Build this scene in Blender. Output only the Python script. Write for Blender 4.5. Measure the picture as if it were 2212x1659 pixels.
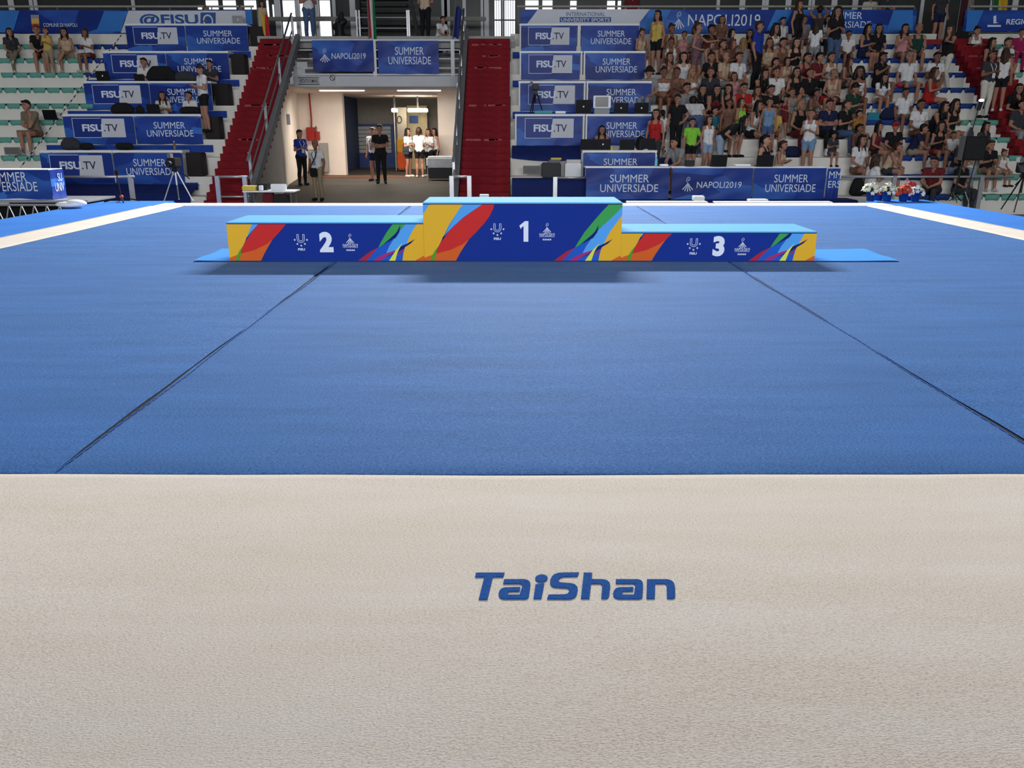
import bpy, bmesh, math, random
import numpy as np
from mathutils import Vector, Matrix
random.seed(7)
D = bpy.data
for o in list(D.objects): D.objects.remove(o)
SC = bpy.context.scene
COL = SC.collection

# ---------------------------------------------------------------- camera
F, CX, CY, CAMZ = 1780.0, 1106.0, 829.5, 1.385
PITCH = math.atan(548.5 / F)
cam = D.cameras.new('camera'); cam.sensor_width = 36.0; cam.lens = 36.0 * F / 2212.0
cam.clip_end = 300
camo = D.objects.new('camera', cam); COL.objects.link(camo)
camo.location = (0, 0, CAMZ); camo.rotation_euler = (math.pi / 2 - PITCH, 0, 0)
SC.camera = camo

# ---------------------------------------------------------------- world, lights, exposure
w = D.worlds.new('hall_daylight'); SC.world = w; w.use_nodes = True
w.node_tree.nodes['Background'].inputs[0].default_value = (0.90, 0.95, 1.0, 1)
w.node_tree.nodes['Background'].inputs[1].default_value = 0.2
def area(name, loc, size, power, color, look):
    l = D.lights.new(name, 'AREA'); l.shape = 'RECTANGLE'; l.size, l.size_y = size; l.energy = power; l.color = color
    o = D.objects.new(name, l); COL.objects.link(o); o.location = loc
    d = Vector(look) - Vector(loc); o.rotation_euler = d.to_track_quat('-Z', 'Y').to_euler()
    return o
# assumed strip light high behind the stands, no window built: throws the podium shadow towards us
q_ = area('assumed_strip_light', (0.3, 31.6, 11.5), (10.0, 0.9), 13000, (0.97, 0.99, 1.0), (0.3, 8.0, 0))
# added unseen fill light behind the camera, brightens the podium fronts
area('rear_fill_light', (0.0, -13.5, 4.5), (16.0, 2.6), 4000, (0.97, 0.99, 1.0), (0.0, 12.0, 0.5))
# added unseen overhead lights brightening the carpet, no lamps built
for xx in (-5.0, 5.0):
    area('added_overhead_light', (xx, 7.0, 12.0), (2.5, 9.0), 20, (1.0, 0.97, 0.92), (xx, 7.0, 0))
SC.view_settings.view_transform = 'Standard'
SC.view_settings.look = 'None'
SC.view_settings.exposure = 0.0
SC.view_settings.gamma = 1.0
SC.view_settings.use_curve_mapping = False

# ---------------------------------------------------------------- pixel helpers (photo frame 2212 x 1659)
CP, SP = math.cos(PITCH), math.sin(PITCH)
def ray(x, y):
    u, v = (x - CX) / F, (y - CY) / F
    return u, CP - v * SP, -(SP + v * CP)
def px(x, y, Y):
    a, b, c = ray(x, y); return Vector((a / b * Y, Y, CAMZ + c / b * Y))
def pz(x, y, z=0.0):
    a, b, c = ray(x, y); t = (z - CAMZ) / c; return Vector((a * t, b * t, z))
def proj(p):
    dx, dy, dz = p[0], p[1], p[2] - CAMZ
    zc = dy * CP - dz * SP; v = (-dz * CP - dy * SP) / zc
    return CX + F * dx / zc, CY + F * v
def xat(x, Y, z):
    """world X of pixel column x at depth Y, height z"""
    zc = Y * CP - (z - CAMZ) * SP; return (x - CX) * zc / F

# ---------------------------------------------------------------- materials
def lin(c):
    c = c / 255.0; return c / 12.92 if c <= 0.04045 else ((c + 0.055) / 1.055) ** 2.4
def rgb(r, g, b): return (lin(r), lin(g), lin(b), 1)
MATS = {}
def mat(name, col, rough=0.6, vary=0.08, scale=6.0, bump=0.0, bscale=200.0, metal=0.0, spec=0.25, emit=None, sheen=0.0, sheentint=None, sheenrough=0.5, trans=0.0, alpha=1.0):
    if name in MATS: return MATS[name]
    m = D.materials.new(name); m.use_nodes = True; nt = m.node_tree; N = nt.nodes; L = nt.links
    b = N['Principled BSDF']; c = rgb(*col)
    tc = N.new('ShaderNodeTexCoord')
    nz = N.new('ShaderNodeTexNoise'); nz.inputs['Scale'].default_value = scale; nz.inputs['Detail'].default_value = 4
    L.new(tc.outputs['Object'], nz.inputs['Vector'])
    rp = N.new('ShaderNodeValToRGB')
    k0, k1 = 1 - vary, 1 + vary
    rp.color_ramp.elements[0].position = 0.3; rp.color_ramp.elements[1].position = 0.7
    rp.color_ramp.elements[0].color = (c[0] * k0, c[1] * k0, c[2] * k0, 1)
    rp.color_ramp.elements[1].color = (min(1, c[0] * k1), min(1, c[1] * k1), min(1, c[2] * k1), 1)
    L.new(nz.outputs['Fac'], rp.inputs['Fac']); L.new(rp.outputs['Color'], b.inputs['Base Color'])
    b.inputs['Roughness'].default_value = rough; b.inputs['Metallic'].default_value = metal
    b.inputs['Specular IOR Level'].default_value = spec
    if sheen:
        b.inputs['Sheen Weight'].default_value = sheen; b.inputs['Sheen Roughness'].default_value = sheenrough
        if sheentint: b.inputs['Sheen Tint'].default_value = rgb(*sheentint)
    if trans: b.inputs['Transmission Weight'].default_value = trans
    if alpha < 1: b.inputs['Alpha'].default_value = alpha
    if emit:
        b.inputs['Emission Color'].default_value = rgb(*emit[0]); b.inputs['Emission Strength'].default_value = emit[1]
    if bump:
        n2 = N.new('ShaderNodeTexNoise'); n2.inputs['Scale'].default_value = bscale; n2.inputs['Detail'].default_value = 3
        L.new(tc.outputs['Object'], n2.inputs['Vector'])
        bp = N.new('ShaderNodeBump'); bp.inputs['Strength'].default_value = bump; bp.inputs['Distance'].default_value = 0.01
        L.new(n2.outputs['Fac'], bp.inputs['Height']); L.new(bp.outputs['Normal'], b.inputs['Normal'])
    MATS[name] = m
    return m

def carpet_mat(name, c1, c2, c3, fib=320.0, streak=True, sheen=0.5, tint=(200, 220, 255), big=0.25, spec=0.055, rough=0.8, sr=0.25):
    """pile carpet: fibre speckle, brushed patches across the weave, relief"""
    m = D.materials.new(name); m.use_nodes = True; nt = m.node_tree; N = nt.nodes; L = nt.links
    b = N['Principled BSDF']; tc = N.new('ShaderNodeTexCoord')
    mp = N.new('ShaderNodeMapping'); mp.inputs['Scale'].default_value = (0.55, 1.0, 1.0); L.new(tc.outputs['Object'], mp.inputs['Vector'])
    f = N.new('ShaderNodeTexNoise'); f.inputs['Scale'].default_value = fib; f.inputs['Detail'].default_value = 4; f.inputs['Roughness'].default_value = 0.7
    L.new(mp.outputs['Vector'], f.inputs['Vector'])
    rp = N.new('ShaderNodeValToRGB'); e = rp.color_ramp.elements
    e[0].position = 0.28; e[0].color = rgb(*c1); e[1].position = 0.75; e[1].color = rgb(*c3)
    mid = e.new(0.5); mid.color = rgb(*c2)
    L.new(f.outputs['Fac'], rp.inputs['Fac'])
    mp2 = N.new('ShaderNodeMapping'); mp2.inputs['Scale'].default_value = (0.35, 2.2, 1.0); L.new(tc.outputs['Object'], mp2.inputs['Vector'])
    g = N.new('ShaderNodeTexNoise'); g.inputs['Scale'].default_value = 2.0; g.inputs['Detail'].default_value = 7; g.inputs['Roughness'].default_value = 0.62
    L.new(mp2.outputs['Vector'], g.inputs['Vector'])
    mx = N.new('ShaderNodeMix'); mx.data_type = 'RGBA'; mx.blend_type = 'OVERLAY'
    mx.inputs[0].default_value = big
    L.new(rp.outputs['Color'], mx.inputs[6])
    r2 = N.new('ShaderNodeValToRGB'); r2.color_ramp.elements[0].position = 0.3; r2.color_ramp.elements[1].position = 0.7
    r2.color_ramp.elements[0].color = (0.3, 0.3, 0.3, 1); r2.color_ramp.elements[1].color = (0.7, 0.7, 0.7, 1)
    L.new(g.outputs['Fac'], r2.inputs['Fac']); L.new(r2.outputs['Color'], mx.inputs[7])
    L.new(mx.outputs[2], b.inputs['Base Color'])
    b.inputs['Roughness'].default_value = rough; b.inputs['Specular IOR Level'].default_value = spec
    b.inputs['Sheen Weight'].default_value = sheen; b.inputs['Sheen Roughness'].default_value = sr; b.inputs['Sheen Tint'].default_value = rgb(*tint)
    bp = N.new('ShaderNodeBump'); bp.inputs['Strength'].default_value = 0.55; bp.inputs['Distance'].default_value = 0.006
    L.new(f.outputs['Fac'], bp.inputs['Height']); L.new(bp.outputs['Normal'], b.inputs['Normal'])
    MATS[name] = m
    return m

def banner_mat(name, dark, midc, light, seed=0.0, scale=1.1, rough=0.42):
    """printed vinyl: shards of blue, straight-edged"""
    m = D.materials.new(name); m.use_nodes = True; nt = m.node_tree; N = nt.nodes; L = nt.links
    b = N['Principled BSDF']; tc = N.new('ShaderNodeTexCoord')
    mp = N.new('ShaderNodeMapping'); mp.inputs['Location'].default_value = (seed, 0, seed * .7); mp.inputs['Rotation'].default_value = (0, 0.6, 0)
    mp.inputs['Scale'].default_value = (0.6, 0.0, 1.5)
    L.new(tc.outputs['Object'], mp.inputs['Vector'])
    v = N.new('ShaderNodeTexVoronoi'); v.inputs['Scale'].default_value = scale; v.distance = 'MANHATTAN'
    L.new(mp.outputs['Vector'], v.inputs['Vector'])
    s = N.new('ShaderNodeSeparateColor'); L.new(v.outputs['Color'], s.inputs[0])
    g = N.new('ShaderNodeTexNoise'); g.inputs['Scale'].default_value = 1.3; L.new(mp.outputs['Vector'], g.inputs['Vector'])
    ad = N.new('ShaderNodeMath'); ad.operation = 'MULTIPLY_ADD'; ad.inputs[1].default_value = 0.55; L.new(s.outputs[0], ad.inputs[0])
    ml = N.new('ShaderNodeMath'); ml.operation = 'MULTIPLY'; ml.inputs[1].default_value = 0.6; L.new(g.outputs['Fac'], ml.inputs[0]); L.new(ml.outputs[0], ad.inputs[2])
    rp = N.new('ShaderNodeValToRGB'); e = rp.color_ramp.elements
    e[0].position = 0.3; e[0].color = rgb(*dark); e[1].position = 0.86; e[1].color = rgb(*light); q = e.new(0.6); q.color = rgb(*midc)
    L.new(ad.outputs[0], rp.inputs['Fac']); L.new(rp.outputs['Color'], b.inputs['Base Color'])
    b.inputs['Roughness'].default_value = rough; b.inputs['Specular IOR Level'].default_value = .2
    MATS[name] = m
    return m

# ---------------------------------------------------------------- object helpers
def tag(o, label=None, cat=None, group=None, kind=None):
    if label: o['label'] = label
    if cat: o['category'] = cat
    if group: o['group'] = group
    if kind: o['kind'] = kind
    return o
def empty(name, loc, label=None, cat=None, group=None, rz=0.0, kind=None):
    o = D.objects.new(name, None); COL.objects.link(o); o.location = loc; o.rotation_euler = (0, 0, rz); o.empty_display_size = 0.1
    return tag(o, label, cat, group, kind)
def link(name, mesh, parent=None, loc=(0, 0, 0), rot=(0, 0, 0), scale=(1, 1, 1)):
    o = D.objects.new(name, mesh); COL.objects.link(o); o.location = loc; o.rotation_euler = rot; o.scale = scale
    if parent: o.parent = parent
    return o
def copy_tree(o, parent=None):
    c = o.copy(); COL.objects.link(c); c.parent = parent
    for ch in list(o.children): copy_tree(ch, c)
    return c
class MB:
    """collects simple solids; build() makes ONE mesh object"""
    def __init__(s): s.v = []; s.f = []; s.m = []; s.cur = 0
    def add(s, vs, fs):
        n = len(s.v); s.v += [tuple(q) for q in vs]
        for f in fs: s.f.append(tuple(i + n for i in f)); s.m.append(s.cur)
        return s
    def box(s, x0, x1, y0, y1, z0, z1):
        vs = [(x0, y0, z0), (x1, y0, z0), (x1, y1, z0), (x0, y1, z0), (x0, y0, z1), (x1, y0, z1), (x1, y1, z1), (x0, y1, z1)]
        return s.add(vs, [(0, 3, 2, 1), (4, 5, 6, 7), (0, 1, 5, 4), (1, 2, 6, 5), (2, 3, 7, 6), (3, 0, 4, 7)])
    def bbox(s, x0, x1, y0, y1, z0, z1, b):
        """box with chamfered edges"""
        bm = bmesh.new()
        vs = [bm.verts.new(q) for q in [(x0, y0, z0), (x1, y0, z0), (x1, y1, z0), (x0, y1, z0), (x0, y0, z1), (x1, y0, z1), (x1, y1, z1), (x0, y1, z1)]]
        for f in [(0, 3, 2, 1), (4, 5, 6, 7), (0, 1, 5, 4), (1, 2, 6, 5), (2, 3, 7, 6), (3, 0, 4, 7)]: bm.faces.new([vs[i] for i in f])
        bmesh.ops.bevel(bm, geom=bm.edges[:], offset=b, segments=2, affect='EDGES')
        bm.verts.index_update()
        s.add([q.co[:] for q in bm.verts], [[q.index for q in f.verts] for f in bm.faces]); bm.free(); return s
    def tube(s, a, b, r, r2=None, n=10, cap=True):
        a, b = Vector(a), Vector(b); r2 = r if r2 is None else r2
        d = (b - a).normalized(); q = Vector((0, 0, 1)) if abs(d.z) < .9 else Vector((1, 0, 0))
        u = d.cross(q).normalized(); w_ = d.cross(u)
        vs = []
        for c, rr in ((a, r), (b, r2)):
            for i in range(n):
                t = 2 * math.pi * i / n; vs.append(c + u * (rr * math.cos(t)) + w_ * (rr * math.sin(t)))
        fs = [(i, (i + 1) % n, n + (i + 1) % n, n + i) for i in range(n)]
        if cap: fs += [tuple(range(n))[::-1], tuple(range(n, 2 * n))]
        return s.add(vs, fs)
    def path(s, pts, r, n=8):
        for i in range(len(pts) - 1): s.tube(pts[i], pts[i + 1], r, n=n)
        for p in pts[1:-1]: s.ball(p, (r, r, r), 6, 8)
        return s
    def bar(s, a, b, wx, wy):
        """square bar between two points"""
        a, b = Vector(a), Vector(b); d = (b - a).normalized(); q = Vector((0, 0, 1)) if abs(d.z) < .9 else Vector((0, 1, 0))
        u = d.cross(q).normalized(); w_ = d.cross(u)
        vs = []
        for c in (a, b):
            for i, j in ((-1, -1), (1, -1), (1, 1), (-1, 1)): vs.append(c + u * (wx / 2 * i) + w_ * (wy / 2 * j))
        return s.add(vs, [(0, 3, 2, 1), (4, 5, 6, 7), (0, 1, 5, 4), (1, 2, 6, 5), (2, 3, 7, 6), (3, 0, 4, 7)])
    def ball(s, c, r, nu=8, nv=12):
        vs = [(c[0], c[1], c[2] + r[2])]
        for i in range(1, nu):
            t = math.pi * i / nu
            for j in range(nv):
                p = 2 * math.pi * j / nv; vs.append((c[0] + r[0] * math.sin(t) * math.cos(p), c[1] + r[1] * math.sin(t) * math.sin(p), c[2] + r[2] * math.cos(t)))
        vs.append((c[0], c[1], c[2] - r[2])); fs = [(0, 1 + j, 1 + (j + 1) % nv) for j in range(nv)]
        for i in range(nu - 2):
            for j in range(nv):
                a = 1 + i * nv + j; b = 1 + i * nv + (j + 1) % nv; fs.append((a, a + nv, b + nv, b))
        l = len(vs) - 1; o = 1 + (nu - 2) * nv
        fs += [(l, o + (j + 1) % nv, o + j) for j in range(nv)]
        return s.add(vs, fs)
    def lathe(s, prof, c=(0, 0, 0), n=14):
        vs = []; fs = []
        for r, z in prof:
            for j in range(n):
                p = 2 * math.pi * j / n; vs.append((c[0] + r * math.cos(p), c[1] + r * math.sin(p), c[2] + z))
        for i in range(len(prof) - 1):
            for j in range(n): fs.append((i * n + j, i * n + (j + 1) % n, (i + 1) * n + (j + 1) % n, (i + 1) * n + j))
        fs.append(tuple(range(n))[::-1]); k = (len(prof) - 1) * n; fs.append(tuple(range(k, k + n)))
        return s.add(vs, fs)
    def prism(s, pts, d):
        """pts: coplanar outline (3D); d: extrusion vector"""
        d = Vector(d); n = len(pts); vs = [Vector(q) for q in pts] + [Vector(q) + d for q in pts]
        fs = [tuple(range(n)), tuple(range(n, 2 * n))[::-1]] + [((i + 1) % n, i, n + i, n + (i + 1) % n) for i in range(n)]
        return s.add(vs, fs)
    def sheet(s, fn, nu, nv):
        vs = [fn(i / nu, j / nv) for j in range(nv + 1) for i in range(nu + 1)]
        return s.add(vs, [(j * (nu + 1) + i, j * (nu + 1) + i + 1, (j + 1) * (nu + 1) + i + 1, (j + 1) * (nu + 1) + i) for j in range(nv) for i in range(nu)])
    def mesh(s, name, mats, origin=(0, 0, 0), smooth=False, fix=True):
        me = D.meshes.new(name); o = Vector(origin)
        me.from_pydata([tuple(Vector(q) - o) for q in s.v], [], s.f)
        if not isinstance(mats, (list, tuple)): mats = [mats]
        for m in mats: me.materials.append(m)
        if len(mats) > 1: me.polygons.foreach_set('material_index', s.m)
        if fix:
            bm = bmesh.new(); bm.from_mesh(me); bmesh.ops.recalc_face_normals(bm, faces=bm.faces[:]); bm.to_mesh(me); bm.free()
        if smooth: me.polygons.foreach_set('use_smooth', [True] * len(me.polygons))
        me.update(); return me
    def build(s, name, mats, parent=None, origin=None, smooth=False, fix=True):
        """geometry is in world coordinates; origin = parent's location, or own origin when top-level"""
        if origin is None: origin = parent.matrix_world.translation if False else (abs_loc(parent) if parent else (0, 0, 0))
        o = link(name, s.mesh(name, mats, origin, smooth, fix), parent)
        if not parent: o.location = origin
        return o
def abs_loc(o):
    p = Vector((0, 0, 0))
    while o: p += Vector(o.location); o = o.parent
    return p

# ---------------------------------------------------------------- lettering (flat print, as thin meshes)
TXT = {}
def text_mesh(s, bold=0.0, shear=0.0, space=1.0):
    k = (s, bold, shear, space)
    if k in TXT: return TXT[k]
    c = D.curves.new('lettering', 'FONT'); c.body = s; c.align_x = 'CENTER'; c.size = 1; c.offset = bold; c.shear = shear; c.space_line = 0.95; c.space_character = space
    c.resolution_u = 4
    o = D.objects.new('tmp_text', c); COL.objects.link(o)
    dg = bpy.context.evaluated_depsgraph_get(); me = D.meshes.new_from_object(o.evaluated_get(dg))
    D.objects.remove(o); D.curves.remove(c)
    v = np.empty(len(me.vertices) * 3); me.vertices.foreach_get('co', v); v = v.reshape(-1, 3)
    lo, hi = v.min(0), v.max(0); ctr = (lo + hi) / 2
    v[:, 0] -= ctr[0]; v[:, 1] -= ctr[1]; me.vertices.foreach_set('co', v.ravel()); me.update(); me.materials.clear()
    TXT[k] = (me, hi[0] - lo[0], hi[1] - lo[1]); return TXT[k]
def put_text(s, parent, c, w_, h, m, bold=0.0, shear=0.0, rz=0.0, name='lettering', space=1.0):
    """centre c in world coords, facing -Y (turned by rz about Z), fitted to width and height"""
    me, tw, th = text_mesh(s, bold, shear, space)
    me2 = me.copy(); me2.materials.append(m)
    return link(name, me2, parent, Vector(c) - abs_loc(parent) if parent else c, (math.pi / 2, 0, rz), (w_ / tw, h / th, 1))
def flat_poly(name, pts2, parent, org, m, y=0.0, thick=0.0008):
    """polygon in the XZ plane, facing -Y. org: world position of (0,0)"""
    mb = MB(); mb.prism([(org[0] + a, org[1] - y, org[2] + b) for a, b in pts2], (0, thick, 0))
    return mb.build(name, m, parent)
# ================================================================ the setting
M_BLUE = carpet_mat('blue_pile_carpet', (26, 70, 132), (62, 108, 170), (96, 142, 200), 150, sheen=0.12, tint=(200, 215, 235), big=0.35)
M_BEIGE = carpet_mat('beige_pile_carpet', (188, 176, 162), (232, 219, 205), (243, 235, 225), 220, sheen=0.1, tint=(255, 250, 240), big=0.36)
M_LOGO = carpet_mat('logo_blue_pile', (5, 50, 120), (16, 82, 160), (40, 110, 190), 300, sheen=0.05, big=0.1)
M_MAT = mat('royal_blue_mat', (57, 120, 202), 0.8, 0.06, 1.5, 0.08, 90, spec=.1)
M_DARK = mat('dark_underlay', (14, 24, 44), 0.9)
M_FLOOR = mat('hall_floor_grey', (92, 88, 82), 0.55, 0.12, 3)
M_STEP = mat('painted_concrete', (226, 223, 216), 0.8, 0.05, 2.2, 0.1, 40)
M_RED = mat('worn_red_paint', (124, 30, 38), 0.8, 0.2, 5, 0.1, 30, spec=.08)
M_REDW = mat('chipped_red_paint', (150, 70, 72), 0.5, 0.35, 14)
M_GREY = mat('grey_metal_paint', (104, 105, 107), 0.5, 0.08, 5)
M_ALU = mat('brushed_aluminium', (186, 188, 192), 0.35, 0.06, 8, metal=0.6)
M_CREAM = mat('cream_wall_paint', (228, 217, 206), 0.8, 0.05, 1.3)
M_GWALL = mat('grey_wall_paint', (158, 154, 152), 0.8, 0.06, 1.3)
M_WHITE = mat('white_paint', (222, 224, 228), 0.5, 0.04, 3)
M_WSH = mat('white_laminate', (236, 238, 242), 0.4, 0.03, 3)
M_BLACK = mat('black_plastic', (20, 20, 22), 0.45, 0.1, 9)
M_DGREY = mat('dark_glass_panel', (62, 63, 62), 0.3, 0.1, 1.5)
M_TEXTW = mat('print_white', (216, 224, 240), 0.5, 0.02, 3)
M_NAVY = mat('navy_cloth', (14, 34, 96), 0.75, 0.12, 4, 0.1, 60)
M_GLOW = mat('daylit_window_pane', (240, 245, 250), 0.3, 0.01, 1, emit=((245, 250, 255), 1.6))
M_TUBE = mat('fluorescent_tube', (255, 250, 240), 0.3, 0.01, 1, emit=((255, 246, 230), 5.0))

HALL = -0.6                      # hall floor below the raised carpet platform
TY = lambda k: 22.0 + .682 * k   # front edge of stand row k
TZ = lambda k: .705 + .442 * k   # tread height of stand row k
def ordn(n): return ['first', 'second', 'third', 'fourth', 'fifth', 'sixth', 'seventh', 'eighth', 'ninth', 'tenth', 'eleventh', 'twelfth', 'thirteenth', 'fourteenth', 'fifteenth', 'sixteenth', 'seventeenth', 'eighteenth', 'nineteenth', 'twentieth', 'twenty-first', 'twenty-second', 'twenty-third', 'twenty-fourth', 'twenty-fifth', 'twenty-sixth', 'twenty-seventh', 'twenty-eighth'][n]

# unseen end wall added behind the camera, window gap made for the fill light
wo = empty('wall_front', (0, -14, HALL), 'added unseen end wall behind the camera with a gap for fill light', 'wall', kind='structure')
MB().box(-24, 24, -14.3, -14, HALL, 3.2).build('lower_wall', M_GWALL, wo); MB().box(-24, 24, -14.3, -14, 5.8, 12).build('upper_wall', M_GWALL, wo)
for i in range(9): x_ = -8 + 2 * i; MB().box(x_ - .06, x_ + .06, -14.2, -14.05, 3.2, 5.8).build('mullion', M_WHITE, wo)
# hall floor, with the ramp rising into the passage
mb = MB(); mb.box(-30, 30, -14, 23.5, HALL - .2, HALL); f = mb.build('floor', M_FLOOR); tag(f, 'grey hall floor around the raised carpet platform', 'floor', kind='structure')
mb = MB(); mb.prism([(-9, 23.5, HALL), (-9, 26.5, -.245), (-9, 40, -.16), (-9, 40, -.9), (-9, 23.5, -.9)], (9, 0, 0))
o = mb.build('floor', mat('passage_floor', (68, 62, 56), .7, .12, 2)); tag(o, 'grey ramped floor leading into the passage under the balcony', 'floor', kind='structure')

# raised platform under the carpet
mb = MB(); mb.box(-6.91, 7.39, -1.5, 16.70, HALL, -.012)
o = mb.build('floor_platform', M_DARK); tag(o, 'dark raised platform carrying the gymnastics carpet', 'platform', kind='structure')

# gymnastics carpet: three blue strips, pale border
XL, XR, S1, S2, YN, YF = -6.26, 6.76, -1.957, 2.40, 3.196, 16.02
car = empty('gymnastics_carpet', (0, 3, 0), 'large blue gymnastics carpet of three strips with a pale beige border', 'carpet')
def wav(t, seed, a=.012): return a * (math.sin(t * 1.7 + seed) * .6 + math.sin(t * 4.3 + seed * 2.1) * .3 + math.sin(t * 11 + seed) * .15)
def carpet_panel(name, x0, x1, y0, y1, m, s, lap=.006, wx0=True, wx1=True, wy0=True, wy1=True, nx=40, ny=90, top=0.0):
    def fn(u, v):
        y = y0 + (y1 - y0) * v; xa = x0 + lap + (wav(y, s) if wx0 else 0); xb = x1 - lap + (wav(y, s + 3) if wx1 else 0)
        x = xa + (xb - xa) * u; ya = y0 + (wav(x, s + 5, .01) if wy0 else 0); yb = y1 + (wav(x, s + 7, .01) if wy1 else 0)
        e = min(u * (x1 - x0), (1 - u) * (x1 - x0)); q = min(v * (y1 - y0), (1 - v) * (y1 - y0))
        z = top + .0025 * math.sin(x * .9 + s) * math.sin(y * .7 + s)
        if u in (0, 1) or v in (0, 1): z -= .008
        return (x, ya + (yb - ya) * v, z)
    # rounded rim: extra columns close to the edges
    us = [0, .003] + [i / nx for i in range(1, nx)] + [.997, 1]; vs_ = [0, .0015] + [i / ny for i in range(1, ny)] + [.9985, 1]
    mb = MB(); W = len(us); pts = [fn(u, v) for v in vs_ for u in us]
    mb.add(pts, [(j * W + i, j * W + i + 1, (j + 1) * W + i + 1, (j + 1) * W + i) for j in range(len(vs_) - 1) for i in range(W - 1)])
    return mb.build(name, m, car, smooth=True)
carpet_panel('carpet_strip', XL, S1, YN + .016, YF, M_BLUE, .3)
carpet_panel('carpet_strip', S1, S2, YN + .016, YF, M_BLUE, 1.3)
carpet_panel('carpet_strip', S2, XR, YN + .016, YF, M_BLUE, 2.3)
near = carpet_panel('border_strip', XL - .65, XR + .63, -1.4, YN, M_BEIGE, 4.1, lap=0, wx0=False, wx1=False, wy0=False, top=.004)
carpet_panel('border_strip', XL - .65, XL, YN, YF, M_BEIGE, 5.2, lap=0, wx0=False, wx1=True, nx=6, top=.003)
carpet_panel('border_strip', XR, XR + .63, YN, YF, M_BEIGE, 6.1, lap=0, wx1=False, nx=6, top=.003)
carpet_panel('border_strip', XL - .65, XR + .63, YF, 16.66, M_BEIGE, 7.7, lap=0, wx0=False, wx1=False, nx=60, ny=6, top=.003)
# stitched welts along the two seams
for sx, s in ((S1 + .03, .3), (S2 - .03, 1.3)):
    mb = MB()
    for i in range(160):
        y = YN + .03 + i * (YF - YN - .06) / 160; yb = y + (YF - YN) / 160 * .62
        mb.bar((sx + wav(y, .3 if sx < 0 else 4.3), y, .0035), (sx + wav(yb, .3 if sx < 0 else 4.3), yb, .0035), .008, .006)
    o = mb.build('seam_stitching', mat('seam_thread', (40, 84, 150), .9), car); tag(o, kind='stuff')
# TaiShan lettering woven into the near border
def Z2(zx, zy): return pz(980 + zx / 4.254, 1200 + zy / 4.254, 0.0)
LET = [
 [(205,177),(468,177),(455,215),(360,215),(310,422),(230,422),(282,215),(197,215)],
 [(465,238),(650,238),(685,246),(703,268),(705,290),(690,395),(680,411),(655,418),(460,418),(432,410),(415,392),(412,372),(420,345),(440,323),(470,313),(612,310),(605,347),(512,349),(495,357),(492,368),(502,380),(605,380),(632,300),(628,284),(612,277),(455,277)],
 [(752,285),(832,275),(805,415),(733,415)],
 [(806+57*math.cos(a*math.pi/10)+6*math.sin(-a*math.pi/10), 228+34*math.sin(a*math.pi/10)) for a in range(20)],
 [(1150,175),(1135,210),(1010,212),(978,222),(960,242),(962,258),(985,268),(1075,274),(1112,284),(1135,306),(1140,330),(1128,380),(1112,402),(1085,415),(1050,420),(858,418),(872,380),(1018,378),(1045,371),(1062,348),(1060,328),(1043,318),(925,310),(898,297),(885,275),(887,245),(902,213),(925,192),(960,180),(1010,176)],
 [(1195,177),(1272,177),(1268,237),(1375,238),(1410,247),(1432,270),(1438,295),(1426,392),(1415,408),(1398,415),(1355,415),(1364,305),(1360,286),(1346,277),(1262,277),(1245,415),(1168,415)],
 [(1490,238),(1690,238),(1720,246),(1736,266),(1739,290),(1733,395),(1725,411),(1702,418),(1515,418),(1485,410),(1467,392),(1463,370),(1472,343),(1490,322),(1520,312),(1650,310),(1645,347),(1562,349),(1545,356),(1540,366),(1552,380),(1655,380),(1668,300),(1664,284),(1648,277),(1488,277)],
 [(1775,238),(1960,238),(1998,248),(2022,270),(2031,298),(2033,395),(2026,409),(2008,415),(1958,415),(1956,305),(1951,286),(1938,277),(1850,277),(1845,415),(1770,415)]]
for L_ in LET:
    mb = MB(); mb.prism([Z2(a, b) + Vector((0, 0, .0085)) for a, b in L_], (0, 0, -.008)); o = mb.build('letter', M_LOGO, near); o.location = -Vector(near.parent.location) * 0 + o.location
tag(near, 'near beige border with woven blue lettering')

# royal blue side mats
for (x0, x1, y1, lb) in ((-8.36, -6.91, 17.3, 'royal blue mat strip along the left edge of the pale border'), (7.39, 8.62, 17.6, 'royal blue mat strip along the right edge of the pale border')):
    mb = MB(); mb.bbox(x0, x1, -1.5, y1, HALL, -.004, .03); o = mb.build('side_mat', M_MAT, origin=((x0 + x1) / 2, 8, HALL)); tag(o, lb, 'mat', 'blue side mats')

# unseen roof added over the concourse: keeps the assumed strip light off the stands
mb = MB(); mb.box(-22, 22, 27.1, 32, 7.2, 7.35); o = mb.build('ceiling_light_block', M_GWALL, origin=(0, 29, 7.2)); tag(o, 'added unseen roof slab shading the stands', 'ceiling', kind='structure')
# unseen boards added behind the camera to darken the near carpet border
for i in range(6):
    x_ = -6.6 + 2.3 * i; tag(MB().bbox(x_, x_ + 2.2, -1.75, -1.68, HALL, 1.3, .01).build('shade_board', M_MAT, origin=(x_ + 1.1, -1.7, HALL)), 'added blue shade board behind the near carpet edge, %s from left' % ordn(i), 'board', 'added shade boards along the near edge')
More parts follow.
